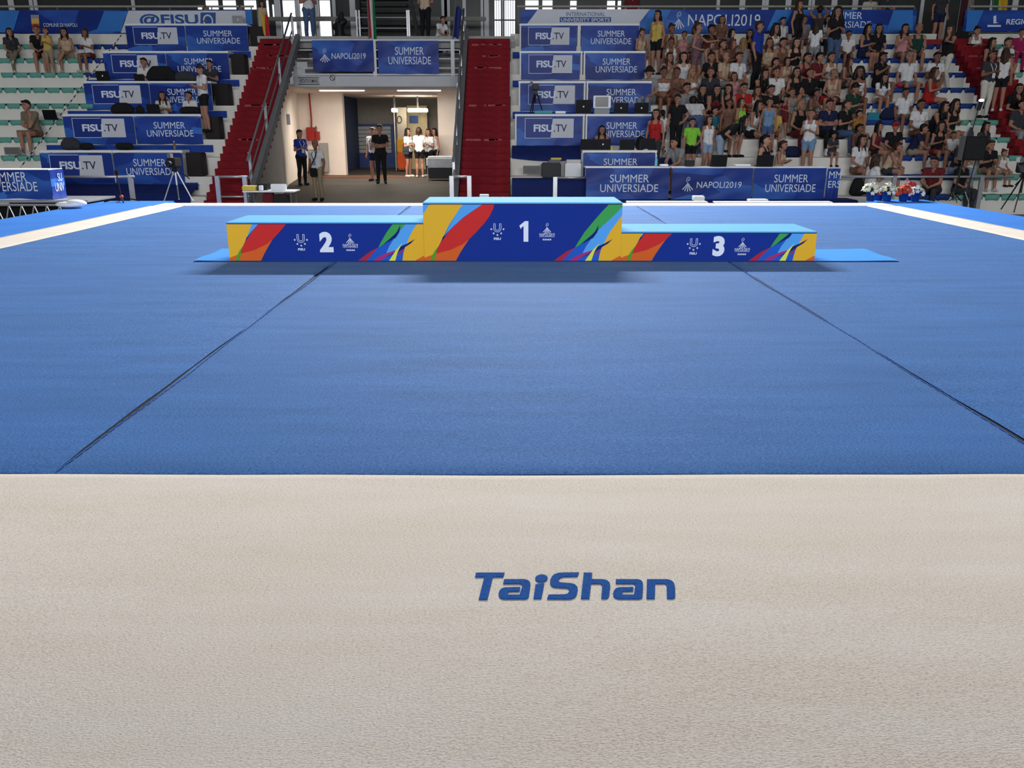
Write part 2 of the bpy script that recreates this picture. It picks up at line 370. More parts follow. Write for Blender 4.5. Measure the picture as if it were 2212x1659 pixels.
# ---------------------------------------------------------------- grandstands: one step per row
def grandstand(name, x0, x1, ks, label):
    g = empty(name, ((x0 + x1) / 2, TY(ks[0]), HALL), label, 'grandstand', kind='structure')
    for k in ks:
        mb = MB(); zb = HALL if k == ks[0] else TZ(k) - .5
        mb.bbox(x0, x1, TY(k), TY(k + 1) + .03, zb, TZ(k), .012); mb.build('step', M_STEP, g)
    mb = MB(); mb.box(x0, x1, TY(8), TY(8) + .14, TZ(7) - .3, 4.22); mb.build('parapet', M_STEP, g)
    return g
KS = list(range(-2, 8))
gL = grandstand('grandstand_left', -19.0, -7.5, KS, 'pale concrete grandstand steps on the left')
gC = grandstand('grandstand_right', -.04, 13.1, KS, 'pale concrete grandstand steps filled with spectators on the right')
gR = grandstand('grandstand_corner', 14.25, 19.0, KS, 'pale concrete grandstand steps beyond the far right staircase')
# ventilation grilles in the risers
def grille(x0, y0, x1, y1, k, parent):
    a = px(x0, y0, TY(k) - .012); b = px(x1, y1, TY(k) - .012)
    mb = MB(); mb.bbox(a.x, b.x, TY(k) - .02, TY(k) + .01, b.z, a.z, .004); fr = mb.build('vent_grille', mat('vent_grey', (120, 120, 118), .6), parent)
    mb = MB()
    for i in range(7):
        z = b.z + .03 + (a.z - b.z - .06) * i / 6; mb.box(a.x + .04, b.x - .04, TY(k) - .03, TY(k) - .015, z - .007, z + .007)
    mb.build('louvre', M_GREY, fr)
grille(35, 281, 68, 296, 1, gL); grille(8, 318, 45, 334, 0, gL)
grille(1130, 358, 1168, 375, -1, gC); grille(1632, 281, 1668, 297, 1, gC); grille(1992, 398, 2026, 415, -1, gC)

# red staircases
def staircase(name, x0, x1, label, n=26, y0=20.15, z0=HALL, rise=.176, run=.248):
    s = empty(name, ((x0 + x1) / 2, y0, z0), label, 'staircase', kind='structure')
    me = None
    for i in range(n):
        z = z0 + rise * (i + 1)
        if me is None:
            mb = MB(); mb.bbox(x0 + .02, x1 - .02, y0, y0 + run * 2.0, z - rise * 1.35, z, .008)
            st = mb.build('stair_step', M_RED, s); me = st.data
        else: st = link('stair_step', me, s, (0, run * i, rise * i))
        if i > 18 and i % 2 == 0 or i in (9, 14):
            mb = MB(); rr = random.Random(i + x0)
            for q in range(5):
                a = rr.uniform(x0 + .1, x1 - .35); mb.box(a, a + rr.uniform(.08, .28), y0 + run * i - .003, y0 + run * i + .02, z - rr.uniform(.02, .05), z + .003)
            mb.build('worn_edge', M_REDW, st, origin=abs_loc(st))
    return s
stL = staircase('staircase_left', -7.5, -6.4, 'worn red staircase between the left desks and the passage')
stR = staircase('staircase_centre', -1.31, -.04, 'worn red staircase right of the passage, beside the middle desks')
stF = staircase('staircase_far_right', 13.1, 14.25, 'worn red staircase at the far right between crowd blocks')
# sloping side walls of the two inner staircases
def stair_wall(name, pl, zt0, zt1, m, label):
    mb = MB(); (x0, y0), (x1, y1) = pl
    mb.add([(x0, y0, HALL), (x1, y1, HALL), (x1, y1, zt1), (x0, y0, zt0), (x0 - .12, y0, HALL), (x1 - .12, y1, HALL), (x1 - .12, y1, zt1), (x0 - .12, y0, zt0)],
           [(0, 1, 2, 3), (4, 7, 6, 5), (0, 4, 5, 1), (3, 2, 6, 7), (0, 3, 7, 4), (1, 5, 6, 2)])
    o = mb.build(name, m, origin=(x0, y0, HALL)); tag(o, label, 'wall', kind='structure'); return o
stair_wall('wall_stair_left', ((-6.30, 20.2), (-6.85, 25.7)), -.62, 3.05, M_GWALL, 'grey sloping side wall of the left red staircase')
stair_wall('wall_stair_centre', ((-1.31, 20.2), (-1.31, 26.6)), -.35, 4.2, M_GREY, 'grey sloping side wall of the red staircase by the middle desks')
def kerb(a, b, w_, label):
    a, b = Vector(a), Vector(b); mb = MB(); h0, h1 = -.20, .07
    mb.prism([(a.x - w_ / 2, a.y, a.z + h0), (b.x - w_ / 2, b.y, b.z + h0), (b.x - w_ / 2, b.y, b.z + h1), (a.x - w_ / 2, a.y, a.z + h1)], (w_, 0, 0))
    o = mb.build('stair_stringer', mat('stringer_grey', (112, 112, 114), .6), origin=a); tag(o, label, 'trim', kind='structure')
kerb((-6.34, 20.2, -.30), (-6.34, 26.3, 4.03), .13, 'grey sloping kerb along the left red staircase')
kerb((-1.37, 20.2, -.30), (-1.37, 26.6, 4.22), .13, 'grey sloping kerb along the middle red staircase')

# ---------------------------------------------------------------- passage under the balcony
YB, ZS0, ZS1 = 26.3, 2.63, 2.93
def quadwall(name, pts, z0, z1, m, label, t=.1):
    mb = MB()
    for (a, b) in zip(pts[:-1], pts[1:]):
        a, b = Vector((*a, 0)), Vector((*b, 0)); n = Vector((-(b - a).y, (b - a).x, 0)).normalized() * t
        mb.prism([(a.x, a.y, z0), (b.x, b.y, z0), (b.x, b.y, z1), (a.x, a.y, z1)], n)
    o = mb.build(name, m, origin=(pts[0][0], pts[0][1], z0)); tag(o, label, 'wall', kind='structure'); return o
quadwall('wall_passage_left', [(-6.87, 25.7), (-7.75, 31.5)], -.6, ZS0 + .02, M_CREAM, 'cream wall on the left side of the passage')
xa = xat(744, 31.5, 1); xb = xat(947, 31.5, 1)
quadwall('wall_passage_back_left', [(-7.8, 31.5), (xa, 31.5)], -.6, ZS0 + .02, M_CREAM, 'cream wall beside the passage opening with the red hydrant cabinet', t=.35)
quadwall('wall_passage_back_right', [(xb, 31.5), (-.9, 31.5)], -.6, ZS0 + .02, M_CREAM, 'cream pillar on the right of the passage opening', t=.35)
mb = MB(); mb.box(-8.2, -.9, YB + .3, 40.5, ZS0 + .02, ZS0 + .1); o = mb.build('ceiling_passage', M_CREAM, origin=(-4, YB, ZS0)); tag(o, 'cream ceiling of the passage', 'ceiling', kind='structure')
mb = MB(); mb.bbox(-6.55, -1.33, YB - .05, YB + 2.2, ZS0, ZS1, .02); o = mb.build('balcony_slab', mat('balcony_grey', (196, 198, 202), .6, .04, 2), origin=(-4, YB, ZS0)); tag(o, 'pale grey balcony slab above the passage', 'balcony', kind='structure')
mb = MB(); mb.prism([(-7.7, 30.2, -.2210), (-1.0, 30.2, -.2210), (-1.0, 31.5, -.2125), (-7.7, 31.5, -.2125)], (0, 0, .006)); o = mb.build('trim_threshold', mat('threshold_terracotta', (120, 82, 64), .7), origin=(-4, 30.8, -.22)); tag(o, 'terracotta floor band before the passage opening', 'trim', kind='structure')
# steps behind the balcony up to the concourse
bs = empty('balcony_steps', (-4, YB + .9, ZS1), 'pale steps rising behind the balcony railing', 'steps', kind='structure')
for i in range(4):
    mb = MB(); mb.bbox(-6.4, -1.35, YB + .9 + .35 * i, YB + 2.5, ZS1 + .26 * i, ZS1 + .26 * (i + 1), .01); mb.build('step', mat('worn_step_grey', (150, 150, 146), .7, .15, 3), bs)
# room behind
YR = 36.5
zt = lambda y, Y: px(1000, y, Y).z
quadwall('wall_room_back', [(-8.5, YR), (0, YR)], -.6, ZS0 + .1, mat('room_grey', (122, 118, 110), .8), 'dim grey back wall of the room behind the passage')
quadwall('wall_room_left', [(xa - .35, 31.85), (xa - .35, YR)], -.6, ZS0 + .1, mat('room_blue', (40, 50, 80), .6), 'blue grey side wall inside the room behind the passage')
wr = empty('window_1', (xat(800, YR, 1), YR - .05, 0), 'blue framed shutter window with pale louvres in the back room', 'window', kind='structure')
M_BFR = mat('blue_frame', (40, 62, 120), .5)
x0, x1 = xat(757, YR, 1), xat(852, YR, 1); z0, z1, z2 = zt(362, YR), zt(330, YR), zt(272, YR)
mb = MB(); mb.bbox(x0, x1, YR - .12, YR, z0, z1, .01); mb.build('lower_panel', M_BFR, wr)
mb = MB(); mb.box(x0, x1, YR - .12, YR, z2, z2 + .08); mb.box(x0, x0 + .08, YR - .12, YR, z1, z2); mb.box(x1 - .12, x1, YR - .12, YR, z1, z2); mb.build('window_frame', M_BFR, wr)
nsl = 7
for i in range(nsl):
    a = z1 + (z2 - z1) * i / nsl; b = z1 + (z2 - z1) * (i + .86) / nsl
    mb = MB(); mb.bbox(x0 + .09, x1 - .13, YR - .09, YR - .02, a, b, .01); mb.build('slat', mat('louvre_grey', (152, 154, 158), .5), wr)
# corridor: pale lit wall, partition, glow of lamps
def vbox(name, xl, xr, yt, yb, Y, t, m, label, cat, kind=None, group=None, bev=.01):
    a = px(xl, yt, Y); b = px(xr, yb, Y); mb = MB(); mb.bbox(a.x, b.x, Y, Y + t, b.z, a.z, bev)
    o = mb.build(name, m, origin=((a.x + b.x) / 2, Y, b.z)); tag(o, label, cat, group, kind); return o
vbox('wall_corridor', 878, 926, 228, 372, 35.9, .1, mat('corridor_cream', (196, 182, 150), .8), 'pale corridor wall lit by a ceiling lamp', 'wall', 'structure')
vbox('wall_partition', 856, 882, 232, 368, 34.6, .12, mat('partition_grey', (140, 134, 124), .7), 'grey partition panel with a round symbol in the back room', 'wall', 'structure')
vbox('trim_1', 851, 856, 240, 372, 34.4, .06, M_WHITE, 'white lit edge strip of the partition', 'trim', 'structure')
mb = MB(); c = px(863, 258, 34.58)
for i in range(16):
    a, b = i * math.pi / 8, (i + 1) * math.pi / 8; mb.tube((c.x + .09 * math.cos(a), c.y, c.z + .13 * math.sin(a)), (c.x + .09 * math.cos(b), c.y, c.z + .13 * math.sin(b)), .015, n=6)
o = mb.build('round_sign', M_BLACK, origin=c); tag(o, 'dark ring symbol fixed on the grey partition', 'sign')
vbox('wall_sign', 884, 903, 250, 265, 35.8, .03, mat('sign_blue', (52, 84, 150), .5), 'small blue sign on the lit corridor wall', 'sign')
for (x0p, x1p, yy, Y) in ((880, 922, 238, 33.6), (845, 856, 238, 33.4)):
    a = px(x0p, yy - 4, Y); b = px(x1p, yy + 4, Y); mb = MB(); mb.bbox(a.x, b.x, Y, Y + .5, b.z, a.z, .02)
    o = mb.build('corridor_lamp', M_TUBE, origin=((a.x + b.x) / 2, Y, b.z)); MB().box((a.x + b.x) / 2 - .03, (a.x + b.x) / 2 + .03, Y + .2, Y + .26, a.z - .02, ZS0 + .03).build('hanger', M_GREY, o); tag(o, 'glowing ceiling lamp over the corridor, the %s one' % ('wide' if x1p > 900 else 'narrow'), 'lamp')
for (xl, xr, yt, yb, Y, c, lb) in ((857, 874, 299, 330, 34.0, (206, 150, 30), 'yellow'), (858, 876, 331, 366, 33.9, (214, 84, 26), 'orange')):
    vbox('recycling_bin', xl, xr, yt, yb, Y, .4, mat('bin_' + lb, c, .5), '%s plastic recycling bin in the back room' % lb, 'bin', group='recycling bins', bev=.04)
# two fluorescent battens under the balcony
for (xl, xr) in ((690, 787), (858, 952)):
    Y = 28.6; a = px(xl, 191, Y); b = px(xr, 197, Y); t = empty('fluorescent_light', ((a.x + b.x) / 2, Y, b.z), 'long fluorescent light under the balcony, %s of the two' % ('left' if xl < 800 else 'right'), 'lamp', 'fluorescent lights under the balcony')
    mb = MB(); mb.tube((a.x, Y, (a.z + b.z) / 2), (b.x, Y, (a.z + b.z) / 2), (a.z - b.z) / 2, n=12); mb.build('tube', M_TUBE, t)
    mb = MB(); mb.box(a.x - .02, b.x + .02, Y + .02, Y + .12, a.z - .02, ZS0 + .02); mb.build('housing', M_WHITE, t)
area('passage_fluorescent_light', (-4.2, 28.6, 2.45), (3.6, .25), 235, (1.0, .90, .78), (-4.2, 28.9, 0))
area('corridor_lamp_light', (-3.9, 34.0, 2.4), (.9, .3), 40, (1.0, .88, .66), (-3.9, 34.0, 0))
# ================================================================ podium
M_SKY = mat('podium_top_light_blue', (92, 176, 240), .85, .03, 3, spec=.15)
M_PB = mat('podium_royal_blue', (24, 50, 138), .7, .03, 2, spec=.06)
PC = {k: mat('print_' + k, c, .7, .02, 2, spec=.06) for k, c in dict(yellow=(220, 172, 50), lightblue=(82, 158, 230), red=(196, 48, 48), orange=(206, 96, 42), green=(62, 156, 82), leaf=(82, 150, 50), navy=(22, 36, 104), mid=(36, 88, 190), crimson=(160, 44, 72), magenta=(156, 52, 120), lime=(214, 218, 84)).items()}
ART = [  # zoom coordinates of the centre block's front (82..2122 wide, 745 bottom .. 128 top)
 ('yellow', [(82,128),(505,128),(460,190),(420,250),(340,370),(290,480),(250,560),(215,620),(165,690),(82,745)]),
 ('lightblue', [(82,128),(180,128),(140,165),(110,210),(82,250)]),
 ('lightblue', [(505,128),(722,128),(600,210),(500,280),(400,370),(330,440),(270,512),(248,562),(290,480),(340,370),(420,250),(460,190)]),
 ('orange', [(550,515),(500,590),(450,670),(410,745),(82,745),(82,715),(165,683),(210,665),(350,630),(480,570)]),
 ('red', [(722,128),(815,128),(802,190),(765,270),(705,350),(625,440),(550,515),(480,570),(350,632),(210,668),(225,610),(248,560),(290,508),(340,435),(420,355),(510,275),(610,205)]),
 ('leaf', [(228,595),(206,665),(182,745),(143,745),(165,690),(192,640)]),
 ('yellow', [(2122,258),(2122,745),(1888,745),(1905,660),(1925,600),(1970,500),(2005,430),(2060,345)]),
 ('orange', [(2122,690),(2122,745),(2025,745),(2080,712)]),
 ('lightblue', [(2122,168),(2122,262),(2060,350),(2005,430),(1970,500),(1925,600),(1830,632),(1725,667),(1760,590),(1830,470),(1960,335)]),
 ('mid', [(1850,440),(1800,530),(1760,590),(1725,667),(1690,700),(1590,745),(1515,745),(1590,660),(1645,605),(1740,550)]),
 ('green', [(2000,128),(2122,128),(2122,172),(2060,240),(1960,340),(1870,420),(1780,500),(1700,570),(1645,605),(1680,540),(1740,440),(1810,350),(1900,240)]),
 ('navy', [(1886,358),(1872,440),(1832,500),(1720,562),(1800,490),(1850,430)]),
 ('crimson', [(1650,602),(1600,650),(1520,745),(1428,745),(1500,690),(1565,642)]),
 ('magenta', [(1835,628),(1800,662),(1710,712),(1672,745),(1585,745),(1650,700),(1725,665)]),
 ('mid', [(1830,665),(1752,745),(1668,745),(1712,710)]),
 ('mid', [(1917,615),(1902,680),(1892,745),(1812,745),(1838,670),(1870,640)]),
 ('crimson', [(1912,618),(1898,650),(1850,690),(1855,665)]),
 ('lime', [(1898,556),(1862,620),(1842,665),(1818,745),(1753,745),(1790,690),(1830,630)]),
 ('navy', [(2032,512),(1985,560),(1922,600),(1855,636),(1880,592),(1950,560)])]
def clip_top(pts, vmax):
    out = []
    for i in range(len(pts)):
        a, b = pts[i], pts[(i + 1) % len(pts)]; ia, ib = a[1] <= vmax, b[1] <= vmax
        if ia: out.append(a)
        if ia != ib: t = (vmax - a[1]) / (b[1] - a[1]); out.append((a[0] + (b[0] - a[0]) * t, vmax))
    return out
def star(c, r): return [(c[0] + (r if i % 2 == 0 else r * .42) * math.sin(i * math.pi / 5), c[1] + (r if i % 2 == 0 else r * .42) * math.cos(i * math.pi / 5)) for i in range(10)]
def stroke(pts, w_):
    """polyline in XZ to a ribbon outline"""
    L_, R_ = [], []
    for i, p in enumerate(pts):
        a = pts[max(0, i - 1)]; b = pts[min(len(pts) - 1, i + 1)]; d = (b[0] - a[0], b[1] - a[1]); l = math.hypot(*d) or 1
        n = (-d[1] / l * w_ / 2, d[0] / l * w_ / 2); L_.append((p[0] + n[0], p[1] + n[1])); R_.append((p[0] - n[0], p[1] - n[1]))
    return L_ + R_[::-1]
def multi_poly(name, polys, parent, org, m, y):
    mb = MB()
    for p in polys: mb.prism([(org[0] + a, org[1] - y, org[2] + b) for a, b in p], (0, .0008, 0))
    return mb.build(name, m, parent)
def u_logo(parent, c, h, m, y=.004):
    s = h / 2.05; P = []; oz = .17
    def U(r): return [(-r, .85)] + [(-r * math.cos(t * math.pi / 12), .294 - r * math.sin(t * math.pi / 12)) for t in range(13)] + [(r, .85)]
    for r in (.47, .27): P.append(stroke([(a * s, (b + oz) * s) for a, b in U(r)], .055 * s))
    for sg in (-1, 1): P.append([(sg * q * s, (w_ + oz) * s) for q, w_ in ((.495, .825), (.245, .825), (.245, .878), (.495, .878))])
    for q in ((-.78, .17), (-.48, -.35), (0, -.57), (.48, -.35), (.78, .17)): P.append(star((q[0] * s, (q[1] + oz) * s), .16 * s))
    multi_poly('emblem', P, parent, c, m, y)
    put_text('FISU', parent, (c[0], c[1] - y, c[2] + (-1.04 + oz) * s), .9 * s, .3 * s, m, bold=.03)
def flame_polys(s):
    P = []
    for a in (-.72, -.37, 0, .37, .72):
        x1, z1 = math.sin(a) * 1.0, -math.cos(a) * .92; w0, w1 = .02, .075
        n = (math.cos(a), math.sin(a)); x0, z0 = math.sin(a * .5) * .16, .12
        cx_, cz_ = x1 * .45, z1 * .55 + .1
        P.append([((x0 - w0 * n[0]) * s, z0 * s), ((cx_ - .05 * n[0]) * s, (cz_ - .06 * n[1]) * s), ((x1 - w1 * n[0]) * s, (z1 - w1 * n[1]) * s), ((x1 + w1 * .8 * n[0]) * s, (z1 + w1 * .5 * n[1]) * s), ((cx_ + .04 * n[0]) * s, (cz_ + .05 * n[1]) * s), ((x0 + w0 * n[0]) * s, z0 * s)])
    P.append(stroke([(q[0] * s, q[1] * s) for q in ((-.05, .2), (-.2, .42), (-.17, .68), (.02, .88), (.2, .78), (.22, .55), (.08, .4), (-.02, .5), (.04, .62))], .055 * s))
    return P
def napoli_emblem(parent, c, s, m, y=.004): return multi_poly('emblem', flame_polys(s), parent, c, m, y)
YP = 9.07
def podium_block(num, x0, x1, h, zn):
    t = empty('podium_block', ((x0 + x1) / 2, YP, .012), dict([(1, 'tallest middle block of the winners podium, blue with colourful print and number 1'), (2, 'medium left block of the winners podium, blue with colourful print and number 2'), (3, 'lowest right block of the winners podium, blue with colourful print and number 3')])[num], 'podium', 'winners podium blocks')
    mb = MB(); mb.bbox(x0 + .002, x1 - .002, YP, YP + .76, .012, h - .012, .004); mb.build('body', M_PB, t)
    mb = MB(); mb.bbox(x0, x1, YP - .004, YP + .765, h - .014, h, .003); mb.build('top_panel', M_SKY, t)
    mb = MB(); mb.box(x0 - .001, x1 + .001, YP - .005, YP - .002, h - .02, h - .013); mb.build('edge_trim', M_BLACK, t)
    W = x1 - x0; H1 = .64 - .012; org = (x0, YP, .012)
    for i, (c, pts) in enumerate(ART):
        q = [((a - 82) / 2040 * W, (745 - b) / 617 * H1) for a, b in pts]; q = clip_top(q, h - .035)
        if len(q) < 3: continue
        n = flat_poly('print_shape', q, t, org, PC[c], y=.0012 + .0006 * i)
    hh = .222
    if num == 1: flat_poly('number', [(-.052, .062), (.008, .111), (.046, .111), (.046, -.111), (-.006, -.111), (-.006, .058), (-.030, .040), (-.036, .024)][::-1], t, (x0 + W * .508, YP, zn), M_TEXTW, y=.004)
    else: me, tw, th = text_mesh(str(num), .055); put_text(str(num), t, (x0 + W * .502, YP - .004, zn), hh * tw / th * (1.0 if num != 1 else 1.05), hh, M_TEXTW, .055, name='number')
    u_logo(t, (x0 + W * .373, YP, zn - .005), .175, M_TEXTW)
    napoli_emblem(t, (x0 + W * .624, YP, zn + .035), .062, M_TEXTW)
    put_text('NAPOLI2019', t, (x0 + W * .624, YP - .004, zn - .035), .165, .032, M_TEXTW)
    put_text('ITALIAN SUMMER UNIVERSIADE', t, (x0 + W * .624, YP - .004, zn - .057), .165, .009, M_TEXTW)
    multi_poly('star_row', [star((j * .019, 0), .013) for j in (-2, -1, 0, 1, 2)], t, (x0 + W * .624, YP, zn - .088), M_TEXTW, .004)
PX = [xat(q, YP, 0) for q in (497, 917, 1340, 1758)]
podium_block(2, PX[0], PX[1] - .001, .43, .215)
podium_block(1, PX[1], PX[2], .64, .33)
podium_block(3, PX[2] + .001, PX[3], .33, .17)
# light blue carpet runner under the podium, slightly curled at the ends
def run(u, v):
    x = -3.5 + u * 7.75; e = max(0, u - .94) / .06; e2 = max(0, .04 - u) / .04
    y = YP - .01 + v * .93 - (0 if v > .5 else e * .0); z = .010 + .010 * e * (.5 + .5 * math.sin(v * 9)) + .012 * e2 * (.5 + .5 * math.sin(v * 7))
    return (x, y, z)
mb = MB(); mb.sheet(run, 80, 8); o = mb.build('carpet_runner', mat('runner_light_blue', (58, 150, 236), .9, .04, 3, .2, 300, spec=.15), origin=(0, YP + .4, .009), smooth=True); tag(o, 'light blue carpet runner under the podium, ends showing on both sides', 'carpet runner')
mb = MB(); mb.box(-3.5, 4.25, YP - .016, YP - .009, .001, .009); mb.build('edge_binding', mat('runner_edge', (16, 50, 110), .9), o)

# ================================================================ banners and desks
BM = [banner_mat('banner_blue_%d' % i, (22, 46, 122), (34, 66, 152), (58, 112, 196), seed=i * 3.7) for i in range(5)]
M_PANEL = mat('banner_pale_panel', (202, 204, 212), .5, .03, 3)
M_TDARK = mat('print_dark_blue', (34, 44, 84), .5, .03, 3)
M_BLUEP = mat('banner_dark_panel', (28, 52, 132), .45, .05, 2)
NB = [0]
def cloth(x0, x1, z0, z1, Y, amp=.006, seed=0.0, drape=.03):
    rr = random.Random(seed); p = [rr.uniform(0, 6) for _ in range(6)]; W = x1 - x0; H = z1 - z0
    def fn(u, v):
        low = 1 - v
        y = Y + amp * (math.sin(u * 9 + p[0] + 3 * v) * .5 + math.sin(u * 21 + p[1] - 4 * v) * .3 + math.sin((u - v) * 14 + p[2]) * .4)
        z = z0 + H * v - (drape * .3 * math.sin(u * math.pi) * (1 - v) * math.sin(p[3])) + low * .008 * math.sin(u * 13 + p[4])
        return (x0 + W * u, y, z)
    return fn
def banner(kind, xl, xr, yt, yb, Y, label, amp=.006, name='printed_banner', z=None, top=True):
    """hanging banner between two pixel columns at depth Y"""
    a, b = px(xl, yt, Y), px(xr, yb, Y); zt_, zb = a.z, b.z
    if z: zt_, zb = z
    x0, x1 = xat(xl, Y, zt_), xat(xr, Y, zt_); NB[0] += 1
    t = empty(name, ((x0 + x1) / 2, Y, zb), label, 'banner', 'blue printed banners')
    mb = MB(); mb.sheet(cloth(x0, x1, zb, zt_, Y, amp, NB[0]), 26, 10); c = mb.build('cloth', BM[NB[0] % 5], t, smooth=True, fix=False)
    W, H = x1 - x0, zt_ - zb; y = Y - amp * 1.3 - .004
    P = lambda u, v: (x0 + W * u, y, zb + H * v)
    if kind == 'summer':
        put_text('SUMMER', t, P(.52, .69), W * .47, H * .235, M_TEXTW); put_text('UNIVERSIADE', t, P(.52, .40), W * .70, H * .235, M_TEXTW)
    elif kind == 'fisu':
        flat_poly('panel_left', [(W * .14, H * .26), (W * .52, H * .26), (W * .545, H * .93), (W * .14, H * .93)], t, (x0, y, zb), M_BLUEP)
        flat_poly('panel_right', [(W * .52, H * .26), (W * .87, H * .26), (W * .87, H * .93), (W * .55, H * .93)], t, (x0, y, zb), M_PANEL)
        multi_poly('outline', [stroke(q, .012) for q in ([(W * .13, H * .25), (W * .13, H * .94)], [(W * .125, H * .94), (W * .54, H * .94)], [(W * .125, H * .25), (W * .52, H * .25)])], t, (x0, y, zb), M_TEXTW, .001)
        put_text('FISU', t, (x0 + W * .41, y - .003, zb + H * .6), W * .30, H * .26, M_TEXTW, .035); put_text('.TV', t, (x0 + W * .668, y - .003, zb + H * .6), W * .2, H * .26, M_TDARK, .012)
    elif kind == 'napoli':
        napoli_emblem(t, (x0 + W * .2, y, zb + H * .52), H * .24, M_TEXTW, .001); put_text('NAPOLI2019', t, P(.59, .5), W * .56, H * .185, M_TEXTW, shear=.06)
    return t
def desk(k, xl, xr, label, legs=True, side=False, split=None):
    zt_ = TZ(k) + .64; Y = TY(k) + .04; x0, x1 = xat(xl, Y, zt_), xat(xr, Y, zt_)
    t = empty('press_desk', ((x0 + x1) / 2, Y, TZ(k)), label, 'desk', 'white press desks on the stands')
    mb = MB(); mb.bbox(x0, x1, Y, Y + .5, zt_ - .055, zt_, .006); mb.build('tabletop', M_WSH, t)
    for xx in (x0 + .03, x1 - .03):
        for yy in (Y + .03, Y + .46):
            mb = MB(); mb.box(xx - .02, xx + .02, yy - .02, yy + .02, TZ(k), zt_ - .05); mb.build('leg', M_WSH, t)
    if side:
        mb = MB(); mb.bbox(x1 + .02, x1 + .42, Y + .12, Y + .5, TZ(k) + .01, zt_ - .06, .02); mb.build('side_panel', mat('black_brown_board', (34, 28, 28), .6), t)
    return t
ROWN = {7: 'top', 5: 'second', 3: 'third', 1: 'fourth', -1: 'lowest'}
LB = {7: (270, 398, 400, 533), 5: (222, 356, 358, 492), 3: (180, 320, 322, 455), 1: (135, 287, 289, 433), -1: (85, 240, 243, 393)}
RB = {7: (1122, 1250, 1252, 1381), 5: (1122, 1257, 1262, 1394), 3: (1120, 1264, 1268, 1408), 1: (1112, 1262, 1266, 1412)}
for k, (a, b, c, d) in LB.items():
    desk(k, a, b + 1, 'white press desk with the split panel banner, %s desk row left of the passage' % ROWN[k]); desk(k, c - 1, d, 'white press desk beside the aisle, %s desk row left of the passage' % ROWN[k], side=True)
    zt_ = TZ(k) + .575; zb = zt_ - (.70 if k != -1 else .74)
    banner('fisu', a, b, 0, 0, TY(k) - .03, 'blue banner with a half white panel on the %s left desk row' % ROWN[k], z=(zt_, zb))
    banner('summer', c, d, 0, 0, TY(k) - .03, 'blue banner with two lines of white lettering on the %s left desk row' % ROWN[k], z=(zt_, zb))
for k, (a, b, c, d) in RB.items():
    desk(k, a, b + 2, 'white press desk with the split panel banner, %s desk row right of the passage' % ROWN[k]); desk(k, c - 1, d, 'white press desk next to the crowd, %s desk row right of the passage' % ROWN[k])
    zt_ = TZ(k) + .575; zb = zt_ - .72
    banner('fisu', a + 4, b - 4, 0, 0, TY(k) - .03, 'blue banner with a half white panel on the %s right desk row' % ROWN[k], z=(zt_, zb))
    banner('summer', c + 4, d, 0, 0, TY(k) - .03, 'blue banner with two lines of white lettering on the %s right desk row' % ROWN[k], z=(zt_, zb))
desk(-1, 1258, 1420, 'white press desk with laptops, lowest desk row right of the passage')
banner('summer', 1260, 1416, 0, 0, TY(-1) - .03, 'blue banner partly hidden behind the front judges table', z=(TZ(-1) + .575, TZ(-1) - .1))
# navy cloths covering the steps under the desks
def drape(name, x0, x1, y, z0, z1, label, depth=0.0, m=None, sag=.0):
    mb = MB()
    def fn(u, v):
        x = x0 + (x1 - x0) * u; zz = z0 + (z1 - z0) * v + (1 - v) * sag * math.sin(u * math.pi)
        return (x, y - .02 - .012 * math.sin(u * 17) - .02 * (1 - v), zz)
    mb.sheet(fn, 24, 5)
    if depth:
        mb.sheet(lambda u, v: (x0 + (x1 - x0) * u, y - .02 - .012 * math.sin(u * 17) * (1 - v) + depth * v, z1 + .004), 24, 2)
    o = mb.build(name, m or M_NAVY, origin=((x0 + x1) / 2, y, z0), smooth=True, fix=False); tag(o, label, 'cloth', 'navy step cloths')
M_BCL = mat('royal_blue_cloth', (24, 62, 150), .7, .15, 5, .1, 50)
for k in (-1, 1, 3, 5, 7):
    drape('step_cloth', -12.3, -7.9, TY(k) - .005, TZ(k - 1) + .12, TZ(k) - .14, 'blue cloth over the step below the %s left desk row' % ROWN[k], 0, M_BCL)
def step_drape(x0, x1, prof, label, m=None, sag=0.0):
    """cloth laid over steps: profile points (Y, z) from top to bottom"""
    n = len(prof) - 1
    def fn(u, v):
        q = min(v * n, n - 1e-6); i = int(q); f_ = q - i; Y = prof[i][0] + (prof[i + 1][0] - prof[i][0]) * f_; z = prof[i][1] + (prof[i + 1][1] - prof[i][1]) * f_
        return (x0 + (x1 - x0) * u, Y - .012 * math.sin(u * 19 + v * 2) * (1 if i else 0), z - (sag * math.sin(u * math.pi) if v > .99 else 0))
    mb = MB(); mb.sheet(fn, 28, n * 4); o = mb.build('step_cloth', m or M_NAVY, origin=((x0 + x1) / 2, prof[-1][0], prof[-1][1]), smooth=True, fix=False); tag(o, label, 'cloth', 'navy step cloths')
step_drape(-12.3, -7.86, [(TY(-1) - .05, TZ(-1) - .18), (TY(-2) - .04, TZ(-2) + .02), (TY(-2) - .07, HALL + .14)], 'navy cloth covering the bottom step under the left desks')
for k in (3, 5, 7): drape('step_cloth', .02, 3.9, TY(k) - .005, TZ(k - 1) + .1, TZ(k) - .16, 'blue cloth over the step below the %s right desk row' % ROWN[k], 0, M_BCL)
step_drape(.0, 1.95, [(TY(1) - .06, TZ(1) - .15), (TY(0) - .03, TZ(0) + .03), (TY(0) - .06, px(1180, 342, TY(0)).z)], 'navy cloth hanging in a curve below the fourth right desk row', None, .07)
NZ = px(1190, 384.5, 21.2).z
step_drape(.0, 2.02, [(21.62, NZ), (20.62, NZ), (20.58, NZ - .04), (20.55, HALL + .02)], 'navy cloth covered box carrying the printer right of the middle staircase')
